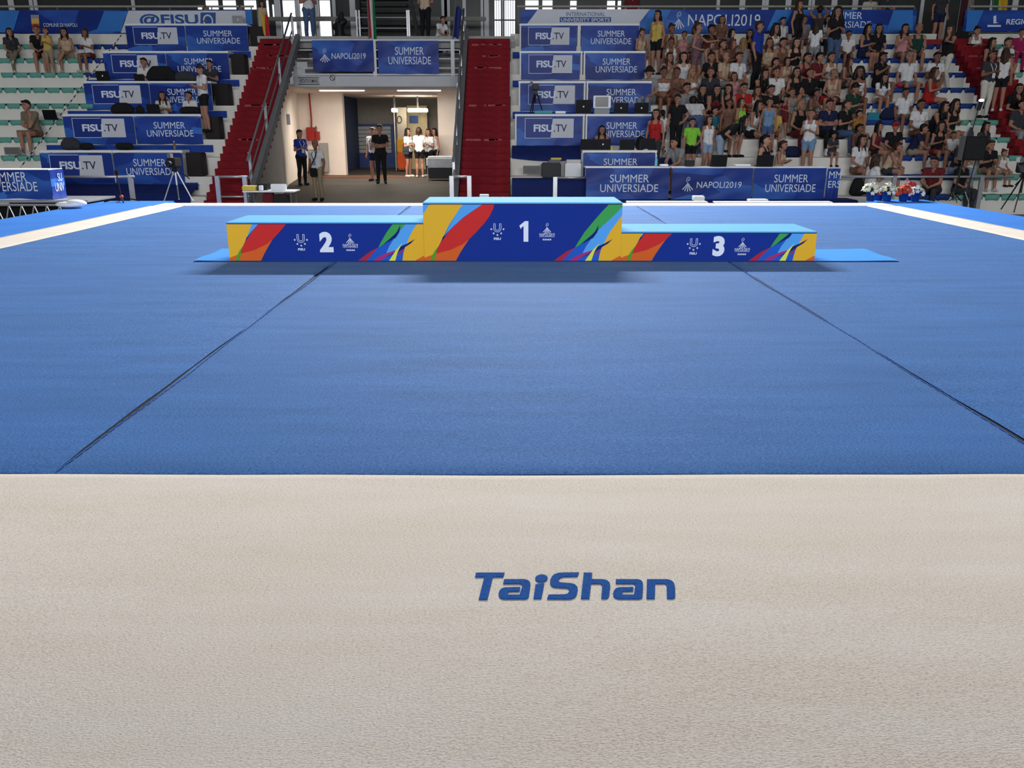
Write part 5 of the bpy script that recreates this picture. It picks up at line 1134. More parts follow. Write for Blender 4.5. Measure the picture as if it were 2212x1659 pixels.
# ---- behind the desks (row above the desk)
def desk_person(x, y, k, pose, top, bot, hair, sk, rz, label):
    H = HEADZ[pose]; Y = TY(k + 1) + .22; z = TZ(k + 1)
    ss = [.86 + .2 * i / 12 for i in range(13)]; s = min(ss, key=lambda q: abs(proj((0, Y + H[1] * q, z + H[2] * q))[1] - y))
    return person((xat(x, Y, z + .7), Y, z), pose, top, bot, hair, sk, rz=R_(rz), s=s, label=label, group='people at the press desks')
desk_person(313, 135, 3, 'sit_phone', ('white', 'tee'), ('charcoal', 'trousers'), ('short', 'black'), 1, 0, 'person in white t-shirt behind the third left desk row')
desk_person(454, 148, 3, 'sit_phone', ('charcoal', 'tee'), ('charcoal', 'trousers'), ('short', 'black'), 1, 0, 'person in charcoal t-shirt at the aisle end of the third left desk row')
desk_person(349, 214, 1, 'sit_phone', ('offwhite', 'tee'), ('charcoal', 'trousers'), ('long', 'black'), 1, 30, 'long-haired person in off-white shirt behind the fourth left desk row')
desk_person(410, 216, 1, 'sit_phone', ('white', 'polo'), ('charcoal', 'trousers'), ('short', 'black'), 1, -10, 'person in white polo shirt behind the fourth left desk row')
o = desk_person(447, 30, 7, 'sit_phone', ('white', 'tee'), ('charcoal', 'trousers'), ('short', 'black'), 1, 0, 'person in white t-shirt behind the top left desk row'); 
o = desk_person(521, 32, 7, 'sit_phone', ('navy', 'tee'), ('charcoal', 'trousers'), ('short', 'black'), 1, 20, 'person in navy t-shirt behind the silver laptop, top left desk row')
desk_person(1300, 298, -1, 'sit_phone', ('beige', 'tank'), ('charcoal', 'trousers'), ('long', 'black'), 1, 0, 'long-haired person typing behind the laptop on the lowest right desk')
on_stair(464, 292, 'stand_phone', ('white', 'tee'), ('black', 'shorts'), ('cap', 'navy'), 1, -50, 'person in white t-shirt and dark cap beside the fourth left desk row', .97).location.x = -8.05
# ---- on the concourse and landing
def at(x, yfeet, Y, pose, top, bot, hair, sk, rz, label, s=1.0, z=None, **kw):
    z = px(x, yfeet, Y).z if z is None else z
    return person((xat(x, Y, z), Y, z), pose, top, bot, hair, sk, rz=R_(rz), s=s, label=label, group=kw.pop('group', 'people around the passage and concourse'), **kw)
at(671, 76, 27.3, 'stand_phone', ('white', 'tee'), ('denim', 'trousers'), ('short', 'black'), 1, 20, 'person in white t-shirt and jeans on the landing by the bright doors', z=3.972)
at(920, 79, 27.3, 'stand_cross', ('beige', 'tank'), ('black', 'trousers'), ('long', 'blond'), 1, 160, 'person in black trousers standing on the landing right of the metal stair', z=3.972)
at(950, 86, 27.2, 'sit_knees', ('white', 'tee'), ('charcoal', 'trousers'), ('short', 'black'), 1, 40, 'person in white shirt crouched on the landing beside the dark blue flag', z=3.972, s=.8)
at(572, 80, 27.25, 'stand', ('beige', 'tee'), ('charcoal', 'trousers'), ('bob', 'black'), 1, 30, 'person behind the pale cloth at the top of the left red stairs', s=.66, z=3.972)
at(2020, 73, 28.2, 'stand', ('charcoal', 'tee'), ('navy', 'shorts'), ('tail', 'black'), 1, 0, 'person in navy shorts standing on the concourse above the far right stairs', z=3.952)
at(1868, 73, 29.5, 'stand_hip', ('offwhite', 'tee'), ('paledenim', 'trousers'), ('short', 'black'), 1, 0, 'person in pale jeans standing on the concourse behind the right banner', z=3.952)
at(1905, 73, 29.0, 'stand_phone', ('charcoal', 'tee'), ('mustard', 'shorts'), ('short', 'black'), 1, -20, 'person in mustard shorts standing on the concourse behind the right banner', z=3.952)
at(1362, 73, 29.0, 'stand', ('maroon', 'tee'), ('maroon', 'shorts'), ('short', 'black'), 1, 0, 'person in maroon on the concourse behind the pale banner', z=3.952)
# ---- in the passage
def ramp(Y): return HALL + (Y - 23.5) / 3 * .355 if Y < 26.5 else -.245 + (Y - 26.5) * .0063
o = at(689, 433, 24.05, 'stand', ('white', 'tee'), ('khaki', 'trousers'), None, 2, -15, 'bald person in white t-shirt and pale trousers with a shoulder bag in the passage', .96, z=ramp(24.05), shoe='black')
o = at(655, 400, 26.4, 'stand_phone', ('blue', 'polo'), ('black', 'trousers'), ('tail', 'black'), 1, 40, 'person in dark blue polo shirt looking at a phone by the passage wall', .95, z=ramp(26.4), shoe='black')
at(825, 397, 26.9, 'stand_cross', ('black', 'polo'), ('black', 'trousers'), ('short', 'black'), 1, 5, 'person in black with folded arms standing in the passage', 1.03, z=ramp(26.9), shoe='black')
at(810, 388, 28.2, 'stand', ('white', 'tee'), ('navy', 'shorts'), ('short', 'brown'), 1, -20, 'person half hidden behind the one with folded arms', .98, z=ramp(28.2), shoe='black')
at(884, 373, 30.4, 'stand_phone', ('white', 'tee'), ('black', 'shorts'), ('long', 'black'), 1, 60, 'long-haired person with a dark shoulder bag in the passage group', .96, z=ramp(30.4), shoe='white')
at(908, 374, 30.1, 'stand_phone', ('white', 'tee'), ('black', 'shorts'), ('bob', 'brown'), 1, 175, 'person in white shirt seen from behind in the passage group', .98, z=ramp(30.1), shoe='white')
at(928, 373, 30.7, 'stand_phone', ('white', 'tee'), ('black', 'trousers'), ('long', 'brown'), 1, -30, 'person facing us in white shirt in the passage group', .95, z=ramp(30.7), shoe='white')
at(941, 372, 30.9, 'stand', ('white', 'tank'), ('black', 'trousers'), ('long', 'black'), 1, -50, 'rightmost person of the passage group beside the pillar', .96, z=ramp(30.9), shoe='black')

def lanyard(o, col, card, pose):
    J = POSES[pose]; c = J['C']; n = J['N']; yf = c[1] - .165
    mb = MB()
    for sg in (-1, 1): mb.path([(.06 * sg, n[1] - .03, n[2] + .0), (.075 * sg, yf + .03, c[2] + .03), (.0, yf, c[2] - .16)], .009, 6)
    link('lanyard', mb.mesh('lanyard', fab(col, FC[col])), o); link('badge', MB().bbox(-.045, .045, yf - .012, yf - .002, c[2] - .28, c[2] - .15, .004).mesh('badge', mat('badge_' + card, FC[card], .5)), o)
for q in [o for o, *_ in PEOPLE]:
    lb = q.get('label', '')
    if lb.startswith('bald person'): lanyard(q, 'black', 'lightblue', 'stand')
    elif lb.startswith('person in dark blue polo'): lanyard(q, 'white', 'white', 'stand_phone')
    elif lb.startswith('person in charcoal t-shirt and pale trousers'): lanyard(q, 'white', 'white', 'stand_phone')
    elif lb.startswith('person half hidden'): lanyard(q, 'lightblue', 'lightblue', 'stand')
# ================================================================ things on desks, tables and floor
M_LAP = mat('laptop_black', (22, 22, 25), .4, .1, 8); M_SIL = mat('laptop_silver', (170, 172, 176), .3, .04, 6, metal=.5); M_SCR = mat('screen_dark', (30, 36, 44), .2)
def laptop(xc, z, Y, w_, h, label, silver=False, group='open laptops', dot=True, rz=0.0):
    """seen from the back: base, raised lid, round lid mark"""
    X = xat(xc, Y, z); t = empty('laptop', (X, Y, z), label, 'laptop', group, rz); m = M_SIL if silver else M_LAP
    def loc(mb, n, mm): me = mb.mesh(n, mm); return link(n, me, t)
    loc(MB().bbox(-w_ / 2, w_ / 2, 0, .24, .002, .02, .004), 'base', m)
    loc(MB().bbox(-w_ / 2 + .02, w_ / 2 - .02, .05, .16, .0195, .022, .001), 'keyboard', M_BLACK)
    mb = MB(); a = .22
    lid = [(-w_ / 2, 0), (w_ / 2, 0), (w_ / 2, h), (-w_ / 2, h)]
    mb.prism([(x, -q * math.sin(a), .02 + q * math.cos(a)) for x, q in lid], (0, .012, .003)); L_ = loc(mb, 'lid', m)
    mb = MB(); mb.prism([(x * .93, .0135 - (.02 + q * .92) * math.sin(a), .022 + (.02 + q * .92) * math.cos(a)) for x, q in lid], (0, .001, 0)); link('screen', mb.mesh('screen', M_SCR), L_)
    if dot:
        mb = MB(); mb.ball((0, -h * .5 * math.sin(a) - .003, .02 + h * .5 * math.cos(a)), (.02, .003, .022), 6, 10); link('lid_mark', mb.mesh('lid_mark', M_WSH), L_)
    return t
dz = lambda k: TZ(k) + .64
dy = lambda k: TY(k) + .16
def backpack(xl, xr, yt, Y, z, col, label, d=.22, flop=.0):
    x0, x1 = xat(xl, Y, z), xat(xr, Y, z); h = max(.08, px((xl + xr) / 2, yt, Y).z - z); w_ = x1 - x0; xc = (x0 + x1) / 2
    t = empty('backpack', (xc, Y, z), label, 'bag', 'bags and backpacks'); m = fab(col, FC[col])
    c = []
    for i in range(5):
        f_ = i / 4; ww = w_ / 2 * (1 - .35 * f_ ** 2) - .05; c.append(((-ww + flop * f_, 0, .05 + (h - .10) * f_), (ww + flop * f_, 0, .05 + (h - .10) * f_), .05 + d * .2 * (1 - f_ * .4), .05 + d * .2 * (1 - f_ * .4), 'b'))
    me = remesh(cap_mesh(c), .02, 4); me.materials.clear(); me.materials.append(m); me.polygons.foreach_set('use_smooth', [True] * len(me.polygons))
    zs = min(v.co.z for v in me.vertices); o = link('body', me, t, (0, 0, -zs + .002))
    mb = MB(); mb.bbox(-w_ * .28, w_ * .28, -.05 - d * .2 - .03, -.04 - d * .1, .05, h * .5, .015); link('front_pocket', mb.mesh('front_pocket', m), t)
    mb = MB(); mb.path([(-.05 + flop, 0, h - .03), (-.03 + flop, 0, h + .04), (.03 + flop, 0, h + .04), (.05 + flop, 0, h - .03)], .01, 6); link('handle', mb.mesh('handle', m), t)
    return t
# left desks
laptop(224, dz(3), dy(3), .36, .25, 'black laptop with a white mark at the left end of the third left desk row')
laptop(302, dz(3), dy(3), .28, .16, 'small black laptop before the white-shirted person, third left desk row', dot=False)
backpack(322, 378, 150, dy(3) + .1, dz(3), 'black', 'large black bag heap on the third left desk row', .3)
backpack(381, 422, 160, dy(3) + .12, dz(3), 'charcoal', 'low dark bag beside the large heap, third left desk row', .25)
backpack(245, 287, 229, dy(1) + .1, dz(1), 'black', 'rounded black bag on the fourth left desk row', .28)
backpack(296, 311, 231, dy(1) + .1, dz(1), 'black', 'narrow black pouch on the fourth left desk row', .16)
laptop(333, dz(1), dy(1), .34, .23, 'black laptop in front of the long-haired person, fourth left desk row', dot=False)
backpack(392, 432, 235, dy(1) + .1, dz(1), 'black', 'black bag before the person in white polo, fourth left desk row', .2)
backpack(138, 172, 305, dy(-1) + .1, dz(-1), 'charcoal', 'dark grey bag at the left end of the lowest left desk row', .3)
backpack(177, 200, 316, dy(-1) + .1, dz(-1), 'black', 'flat black pouch beside the dark grey bag, lowest left desk row', .2)
backpack(254, 286, 318, dy(-1) + .1, dz(-1), 'black', 'black cloth bag in the middle of the lowest left desk row', .2)
laptop(515, dz(7), dy(7), .33, .21, 'silver laptop on the top left desk row', True)
t = empty('office_chair', (xat(484, TY(7) + .6, dz(7)), TY(7) + .6, TZ(7)), 'black high-backed chair between two people, top left desk row', 'chair')
link('backrest', MB().bbox(-.21, .21, .05, .12, .35, .92, .03).mesh('backrest', M_BLACK), t); link('seat', MB().bbox(-.21, .21, -.05, .1, .3, .36, .02).mesh('seat', M_BLACK), t); link('column', MB().tube((0, .03, 0), (0, .03, .3), .03).mesh('column', M_GREY), t)
vbox('roll_banner', 529, 546, 21, 53, TY(7) + .5, .02, M_LB, 'narrow bright blue upright banner at the end of the top left desk row', 'banner')
laptop(110, TZ(2) + .06, TY(2) + .05, .36, .24, 'black laptop left open on a teal seat beside the person in patterned olive', dot=False)
# right desks
laptop(1260, dz(1), dy(1), .40, .34, 'tall black monitor-like laptop on the fourth right desk row')
t = empty('field_monitor', (xat(1300, dy(1), dz(1)), dy(1), dz(1)), 'small monitor with a white frame on the fourth right desk row', 'monitor')
link('frame', MB().bbox(-.23, .23, 0, .05, .15, .46, .012).mesh('frame', M_WSH), t); link('screen', MB().bbox(-.18, .16, -.006, .002, .18, .43, .003).mesh('screen', M_SCR), t); link('stand', MB().bbox(-.2, .2, -.03, .16, .002, .15, .01).mesh('stand', mat('clear_plastic_box', (150, 160, 160), .3, alpha=.6)), t)
laptop(1341, dz(1), dy(1), .37, .27, 'black laptop right of the white framed monitor, fourth right desk row')
laptop(1385, dz(1), dy(1), .37, .27, 'rightmost black laptop on the fourth right desk row')
vbox('tray', 1155, 1193, 239, 245, dy(1), .25, mat('tray_teal', (60, 160, 160), .5), 'teal flat case on the fourth right desk row', 'case')
vbox('papers', 1200, 1222, 240, 245, dy(1), .2, M_WSH, 'white stack of papers on the fourth right desk row', 'paper')
for x, w_, h, lb in ((1270, .38, .25, 'leftmost black laptop on the lowest right desk'), (1302, .38, .25, 'black laptop of the long-haired person on the lowest right desk'), (1354, .37, .24, 'black laptop in the middle of the lowest right desk'), (1398, .36, .27, 'black laptop at the right end of the lowest right desk')): laptop(x, dz(-1), dy(-1), w_, h, lb, dot=(x == 1302))
ZJ = px(1500, 361, YJ).z
laptop(1552, ZJ, YJ + .2, .38, .26, 'black laptop on the middle judges table', dot=False); laptop(1651, ZJ, YJ + .2, .40, .25, 'black laptop on the right judges table', dot=False)
def bottle(x, z, Y, h, m, label):
    X = xat(x, Y, z); t = empty('bottle', (X, Y, z), label, 'bottle', 'plastic bottles'); link('body', MB().lathe([(.03, 0), (.034, .01), (.034, h * .62), (.014, h * .82), (.014, h * .9)]).mesh('body', m, smooth=True), t); link('cap', MB().lathe([(.016, h * .9), (.016, h)]).mesh('cap', M_WSH), t)
M_PET = mat('bottle_plastic', (120, 180, 210), .15, .05, 6)
bottle(1417, ZJ, YJ + .3, .26, M_PET, 'clear blue water bottle at the left end of the judges tables'); bottle(378, dz(-1), dy(-1), .22, mat('bottle_amber', (120, 100, 80), .2), 'small bottle on the lowest left desk row'); bottle(1321, dz(-1), dy(-1) + .05, .09, mat('bottle_yellow', (210, 200, 60), .4), 'tiny yellow bottle beside the laptops on the lowest right desk')
vbox('power_box', 1482, 1500, 346, 359.3, YJ + .2, .15, M_BLACK, 'small black box on the middle judges table', 'box'); vbox('papers', 1590, 1622, 355, 359.3, YJ + .2, .2, M_WSH, 'white papers between the two judges laptops', 'paper'); vbox('papers', 1428, 1444, 355, 359.5, YJ + .15, .25, M_WSH, 'white papers on the left judges table', 'paper')
# printer trolley area
Yq = 21.2
vbox('printer', 1170, 1212, 352, 384, Yq, .4, mat('printer_dark', (40, 40, 42), .5), 'dark grey printer on the bottom step behind the barrier', 'printer', bev=.03)
vbox('paper_tray', 1186, 1211, 345, 352, Yq + .05, .25, M_GREY, 'grey tray on top of the dark printer', 'tray'); vbox('folder', 1190, 1213, 341, 345, Yq + .05, .2, mat('folder_yellow', (220, 196, 90), .6), 'yellow folder on top of the printer tray', 'folder')
vbox('equipment_case', 1221, 1255, 353, 384, Yq, .35, M_WSH, 'white equipment case beside the printer', 'case', bev=.015); vbox('papers', 1224, 1254, 345, 353, Yq + .03, .25, mat('paper_offwhite', (214, 212, 206), .7), 'stack of papers on the white equipment case', 'paper')
# tripods and stands
def tripod(x, ytop, yfeet, Y, label, cam=True, spread=.32, m=None, leg=.016, z=None):
    m = m or M_BLACK; zf = px(x, yfeet, Y).z if z is None else z; zt_ = px(x, ytop, Y).z; X = xat(x, Y, zf); t = empty('camera_tripod', (X, Y, zf), label, 'tripod', 'camera tripods'); hh = zt_ - zf; hl = hh * (.62 if cam else .9)
    for i in range(3):
        a = math.pi / 2 + i * 2 * math.pi / 3 + .35; e = (spread * math.cos(a), spread * math.sin(a), .012)
        link('leg', MB().tube((.04 * math.cos(a), .04 * math.sin(a), hl), e, leg, leg * .8, 8).ball(e, (.02, .02, .012), 5, 8).mesh('leg', m), t)
    link('column', MB().tube((0, 0, hl * .55), (0, 0, hl + .05), .02).mesh('column', m), t)
    if cam:
        b = hl + .05; h2 = hh - b
        link('tripod_head', MB().bbox(-.06, .06, -.06, .06, b - .06, b + .05, .02).mesh('tripod_head', M_BLACK), t)
        link('camera_body', MB().bbox(-.09, .09, -.2, .2, b + .05, b + h2 * .75, .02).mesh('camera_body', M_BLACK), t)
        link('lens', MB().tube((0, -.36, b + h2 * .4), (0, -.2, b + h2 * .4), .06, .05, 12).mesh('lens', M_BLACK), t)
        link('viewfinder', MB().bbox(-.14, -.06, -.02, .14, b + h2 * .7, hh, .01).mesh('viewfinder', M_GREY), t)
        link('pan_handle', MB().tube((.05, .05, b), (.12, .45, b - .22), .012).mesh('pan_handle', M_BLACK), t)
    return t
tripod(386, 332, 434, 18.6, 'video camera on an aluminium tripod in front of the left desks', True, .34, M_ALU)
tripod(1156, 176, 246, dy(1) + .1, 'black camera on a tripod standing on the fourth right desk row', True, .22, z=dz(1))
tripod(2198, 340, 456, 17.9, 'black video camera on a tripod at the right edge', True, .4)
def stand(x, ytop, yfeet, Y, label, name='light_stand', lean=0.0):
    zf = px(x, yfeet, Y).z; zt_ = px(x, ytop, Y).z; X = xat(x, Y, zf); t = empty(name, (X, Y, zf), label, 'stand'); h = zt_ - zf
    link('pole', MB().tube((0, 0, .05), (lean * .6, 0, h * .6), .022).tube((lean * .6, 0, h * .6), (lean, 0, h), .014).mesh('pole', M_BLACK), t)
    for i in range(3): a = i * 2.094 + .4; link('leg', MB().tube((0, 0, .22), (.3 * math.cos(a), .3 * math.sin(a), .01), .013, n=6).mesh('leg', M_BLACK), t)
    return t, h
t, h = stand(2056, 232, 436, 19.6, 'tall leaning black lamp stand before the right grandstand', lean=.28)
link('lamp_head', MB().tube((.27, 0, h - .06), (.29, -.02, h + .12), .05, .06, 12).mesh('lamp_head', M_BLACK), t); link('lamp_glass', MB().ball((.3, -.03, h + .15), (.06, .05, .03), 6, 10).mesh('lamp_glass', mat('lamp_glow', (255, 250, 240), .3, emit=((255, 250, 240), 3.0))), t)
link('hung_coat', MB().lathe([(.02, 0), (.08, .05), (.11, .3), (.09, .5), (.03, .62)], (.16, 0, h * .50), 10).mesh('hung_coat', fab('charcoal', FC['charcoal']), smooth=True), t)
t, h = stand(2082, 346, 436, 18.9, 'black pole stand carrying the loudspeaker before the right grandstand', 'speaker_stand', .12)
zs = abs_loc(t).z + h; a = px(2077, 294, 18.9); b = px(2119, 346, 18.9)
sp = empty('loudspeaker', ((a.x + b.x) / 2, 18.9, b.z), 'black loudspeaker box on the pole stand before the right grandstand', 'loudspeaker')
w2 = (b.x - a.x) / 2; hs = a.z - b.z
link('cabinet', MB().add([(-w2 * .95, -.14, 0), (w2 * .9, -.14, 0), (w2 * .7, .18, 0), (-w2 * .75, .18, 0), (-w2 * .85, -.14, hs), (w2, -.14, hs), (w2 * .75, .18, hs), (-w2 * .7, .18, hs)], [(0, 3, 2, 1), (4, 5, 6, 7), (0, 1, 5, 4), (1, 2, 6, 5), (2, 3, 7, 6), (3, 0, 4, 7)]).mesh('cabinet', M_BLACK), sp)
link('grille', MB().bbox(-w2 * .8, w2 * .85, -.155, -.141, hs * .06, hs * .94, .006).mesh('grille', mat('speaker_mesh', (30, 30, 32), .7, .3, 60)), sp)
t = empty('microphone_stand', pz(264, 436, 0), 'small black floor stand with orange hub on the left blue mat', 'stand')
for i in range(4): a = i * 1.57 + .5; link('foot', MB().tube((0, 0, .09), (.33 * math.cos(a), .33 * math.sin(a), .012), .014, n=6).mesh('foot', M_BLACK), t)
link('hub', MB().ball((0, 0, .1), (.04, .04, .04), 6, 10).mesh('hub', mat('hub_orange', (220, 80, 40), .5)), t); link('pole', MB().tube((0, 0, .1), (-.04, 0, .56), .012).mesh('pole', M_BLACK), t); link('clip', MB().bbox(-.07, .0, -.03, .03, .52, .62, .012).mesh('clip', M_BLACK), t)
p = pz(152, 449, 0) + Vector((0, 0, .01)); mb = MB(); mb.ball((p.x, p.y, .062), (.27, .16, .06), 8, 16); mb.ball((p.x + .1, p.y + .02, .078), (.2, .15, .075), 8, 14); o = mb.build('white_cushion', M_WSH, origin=(p.x, p.y, 0), smooth=True); tag(o, 'white rounded plastic cushion at the left mat edge', 'cushion')
# flower pots
def flowers(x, ybase, ytop, Y, cols, label, n=30, w_=.2, seed=1):
    rr = random.Random(seed); z = .0; X = xat(x, Y, z); t = empty('potted_flower', (X, Y, z), label, 'flower', 'potted flowers'); h = px(x, ytop, Y).z - z
    link('pot', MB().lathe([(.07, 0), (.075, .01), (.1, .17), (.108, .17), (.108, .2), (.09, .2), (.085, .17)], n=16).mesh('pot', mat('pot_blue', (22, 60, 140), .4), smooth=True), t)
    mb = MB()
    for i in range(22):
        a = rr.uniform(0, 6.28); r = rr.uniform(.04, w_); zz = rr.uniform(.2, h * .75); d = Vector((math.cos(a), math.sin(a), .4)); c = Vector((r * math.cos(a) * .8, r * math.sin(a) * .8, zz)); s_ = Vector((-math.sin(a), math.cos(a), 0)) * .022
        mb.add([c - d * .05, c + s_, c + d * .07, c - s_], [(0, 1, 2, 3)])
    link('leaves', mb.mesh('leaves', mat('leaf_green', (44, 74, 40), .6, .3, 9), fix=False), t)['kind'] = 'stuff'
    link('stem', MB().tube((0, 0, .17), (.01, 0, h * .7), .01, n=6).mesh('stem', mat('leaf_green', (44, 74, 40))), t)
    for i in range(n):
        a = i * 2.4 + rr.uniform(-.2, .2); r = w_ * math.sqrt((i + .5) / n); zz = h - .05 - (r / w_) ** 2 * h * .42 + rr.uniform(-.03, .03); c = Vector((r * math.cos(a), r * math.sin(a), zz)); up = Vector((math.cos(a) * r / w_, math.sin(a) * r / w_ - .4, .8)).normalized()
        u = up.orthogonal().normalized(); v = up.cross(u); mb = MB()
        for q in range(5):
            b = q * 1.2566; d = u * math.cos(b) + v * math.sin(b); s_ = up.cross(d) * .017; mb.add([c, c + d * .026 + s_ + up * .008, c + d * .05 + up * .002, c + d * .026 - s_ + up * .008], [(0, 1, 2, 3)])
        k = cols[i % len(cols)]; link('blossom', mb.mesh('blossom', mat('petal_%d_%d_%d' % k, k, .6), fix=False), t)
WP, CPk, OP, RP = (226, 228, 222), (224, 222, 190), (206, 74, 40), (186, 30, 44)
flowers(1880, 434, 391, 17.15, [WP, CPk], 'pot of white flowers at the left end of the flower row', seed=1); flowers(1897, 434, 402, 17.42, [OP], 'pot of orange flowers between the two pale ones, set back', 16, .14, seed=2); flowers(1915, 434, 393, 17.15, [CPk, WP], 'pot of cream flowers in the middle of the flower row', seed=3)
flowers(1950, 434, 398, 17.12, [OP, (196, 60, 30)], 'pot of orange flowers right of the cream ones', 28, .18, seed=4); flowers(1961, 434, 389, 17.45, [RP], 'pot of red flowers behind the orange ones', 28, .19, seed=5); flowers(1976, 434, 399, 17.15, [(232, 234, 236)], 'pot of bright white flowers at the right end of the flower row', 26, .19, seed=6)
# passage items
M_HYD = mat('hydrant_red', (150, 40, 34), .5, .08, 6)
a, b = px(661, 275, 31.2), px(681, 304, 31.2); t = empty('hydrant_cabinet', ((a.x + b.x) / 2, 31.25, b.z), 'red fire hydrant cabinet with a red pipe on the cream wall', 'hydrant')
link('cabinet', MB().bbox(-(b.x - a.x) / 2, (b.x - a.x) / 2, -.1, .22, 0, a.z - b.z, .02).mesh('cabinet', M_HYD), t); link('side_box', MB().bbox(.16, .28, -.06, .22, .02, .32, .01).mesh('side_box', M_HYD), t); link('pipe', MB().path([(.0, .15, a.z - b.z - .02), (.02, .15, a.z - b.z + .25), (.0, .15, ZS0 - b.z + .02)], .03).mesh('pipe', M_HYD), t); link('hose_ring', MB().path([(.2, -.02, .3), (.24, -.04, .42), (.2, -.02, .5), (.17, -.01, .4)], .012, 6).mesh('hose_ring', M_BLACK), t)
q = Vector((-7.15, 27.5, px(640, 258, 27.5).z)); mb = MB(); mb.bbox(q.x - .02 + .04, q.x + .05, q.y - .2, q.y + .2, q.z - .16, q.z + .16, .006); o = mb.build('wall_notice', mat('notice_greyblue', (104, 110, 128), .5), origin=(q.x, q.y, q.z - .16)); tag(o, 'grey blue notice on the left passage wall', 'sign')
vbox('radiator_panel', 689, 711, 309, 372, 31.35, .13, mat('panel_grey', (150, 146, 142), .6), 'grey panel leaning on the cream wall behind the bald person', 'panel')
t = empty('covered_table', (xat(955, 28.6, 0), 28.6, ramp(28.6)), 'table under a white cloth at the right side of the passage', 'table')
link('cloth', MB().bbox(-.5, .42, -.35, .35, .42, .78, .06).mesh('cloth', mat('tablecloth_grey', (228, 230, 234), .8), smooth=False), t)
for i, j in ((-.45, -.3), (.4, -.3), (-.45, .3), (.4, .3)): link('leg', MB().tube((i, j, 0), (i, j, .45), .02).mesh('leg', M_ALU), t)
link('dark_shelf', MB().bbox(-.42, .38, -.25, .3, .06, .4, .01).mesh('dark_shelf', M_BLACK), t)
# laptop table behind the far edge
Yk = 18.9; zk = px(580, 412.5, Yk).z; x0, x1 = xat(523, Yk, zk), xat(635, Yk, zk)
t = empty('side_table', ((x0 + x1) / 2, Yk, HALL), 'white folding table with boxes at the foot of the left red stairs', 'table')
link('tabletop', MB().bbox(-(x1 - x0) / 2, (x1 - x0) / 2, 0, .55, zk - HALL - .03, zk - HALL, .005).mesh('tabletop', M_WSH), t)
for i in (-1, 1):
    for j in (.05, .5): link('leg', MB().tube((i * (x1 - x0) * .42, j, 0), (i * (x1 - x0) * .42, j, zk - HALL - .03), .016).mesh('leg', M_GREY), t)
vbox('folder_stack', 522, 552, 402, 411.5, Yk + .1, .25, mat('folder_yellow', (220, 196, 90), .6), 'stack of yellow folders on the side table by the red stairs', 'folder'); vbox('small_printer', 555, 577, 396, 411.5, Yk + .2, .25, M_BLACK, 'black box on the side table by the red stairs', 'box'); vbox('white_case', 584, 618, 398, 411.5, Yk + .15, .08, M_WSH, 'white flat case standing on the side table', 'case'); vbox('tissue_pack', 558, 567, 401, 411.5, Yk + .05, .1, M_WSH, 'white paper tissue sticking up on the side table', 'paper')
vbox('suitcase', 565, 590, 418, 440, Yk + .1, .25, fab('maroon', FC['maroon']), 'dark red suitcase under the side table', 'suitcase', bev=.03); vbox('black_crate', 590, 622, 421, 445, Yk + .1, .3, M_BLACK, 'black crate with a white lid under the side table', 'crate', bev=.02)
vbox('white_card', 1036, 1056, 420, 437, 18.2, .1, M_WSH, 'small white card box behind the tallest podium block', 'box')
# bags around people
def held_bag(x, y, Y, w_, h, col, label, strap=None):
    p = px(x, y, Y); t = empty('shoulder_bag', (p.x, Y, p.z), label, 'bag', 'bags and backpacks'); link('body', MB().bbox(-w_ / 2, w_ / 2, -.05, .05, 0, h, .025).mesh('body', fab(col, FC[col])), t); link('flap', MB().bbox(-w_ / 2 * .96, w_ / 2 * .96, -.062, -.048, h * .45, h * .98, .008).mesh('flap', fab(col, FC[col])), t)
    if strap: link('strap', MB().path([(-w_ / 2, 0, h)] + strap, .013, 6).mesh('strap', fab('black', FC['black'])), t)
held_bag(678, 382, 23.83, .2, .24, 'black', 'black shoulder bag carried by the bald person in the passage', [(.08, -.0, .55), (.12, .02, .78)])
held_bag(877, 335, 30.25, .22, .3, 'charcoal', 'dark shoulder bag of the long-haired person in the passage', [(.05, 0, .6)])
def tote(xl, xr, yt, k, col, label, handle=True):
    Y = TY(k) + .28; z = TZ(k) + .055; x0, x1 = xat(xl, Y, z), xat(xr, Y, z); h = max(.14, px(xl, yt, Y).z - z); t = empty('tote_bag', ((x0 + x1) / 2, Y, z), label, 'bag', 'bags and backpacks'); w_ = x1 - x0
    link('body', MB().add([(-w_ / 2, -.07, 0), (w_ / 2, -.07, 0), (w_ / 2, .07, 0), (-w_ / 2, .07, 0), (-w_ * .42, -.05, h), (w_ * .42, -.05, h), (w_ * .42, .05, h), (-w_ * .42, .05, h)], [(0, 3, 2, 1), (4, 5, 6, 7), (0, 1, 5, 4), (1, 2, 6, 5), (2, 3, 7, 6), (3, 0, 4, 7)]).mesh('body', fab(col, FC[col])), t)
    if handle: link('handle', MB().path([(-w_ * .2, -.04, h), (-w_ * .15, -.04, h + .1), (w_ * .15, -.04, h + .1), (w_ * .2, -.04, h)], .01, 6).mesh('handle', fab(col, FC[col])), t)
tote(1769, 1786, 207, 3, 'red', 'bright red tote bag standing among the crowd', False); tote(1871, 1897, 243, 2, 'teal', 'dark teal handbag with round handles on a blue seat'); tote(1780, 1798, 321, 0, 'white', 'white square bag on the step behind the judges tables'); 
backpack(1903, 1932, 238, TY(2) + .3, TZ(2) + .055, 'navy', 'dark backpack on a blue seat beside the teal handbag'); backpack(1692, 1727, 322, TY(0) + .3, TZ(0), 'navy', 'low navy bag on the step behind the right judges table', .25); backpack(1798, 1822, 287, TY(1) + .35, TZ(1), 'black', 'black bag lying on the step above the white square bag', .2); backpack(1838, 1862, 392, TY(-2) + .3, TZ(-2), 'black', 'black rucksack behind the barrier next to the judges table', .3)
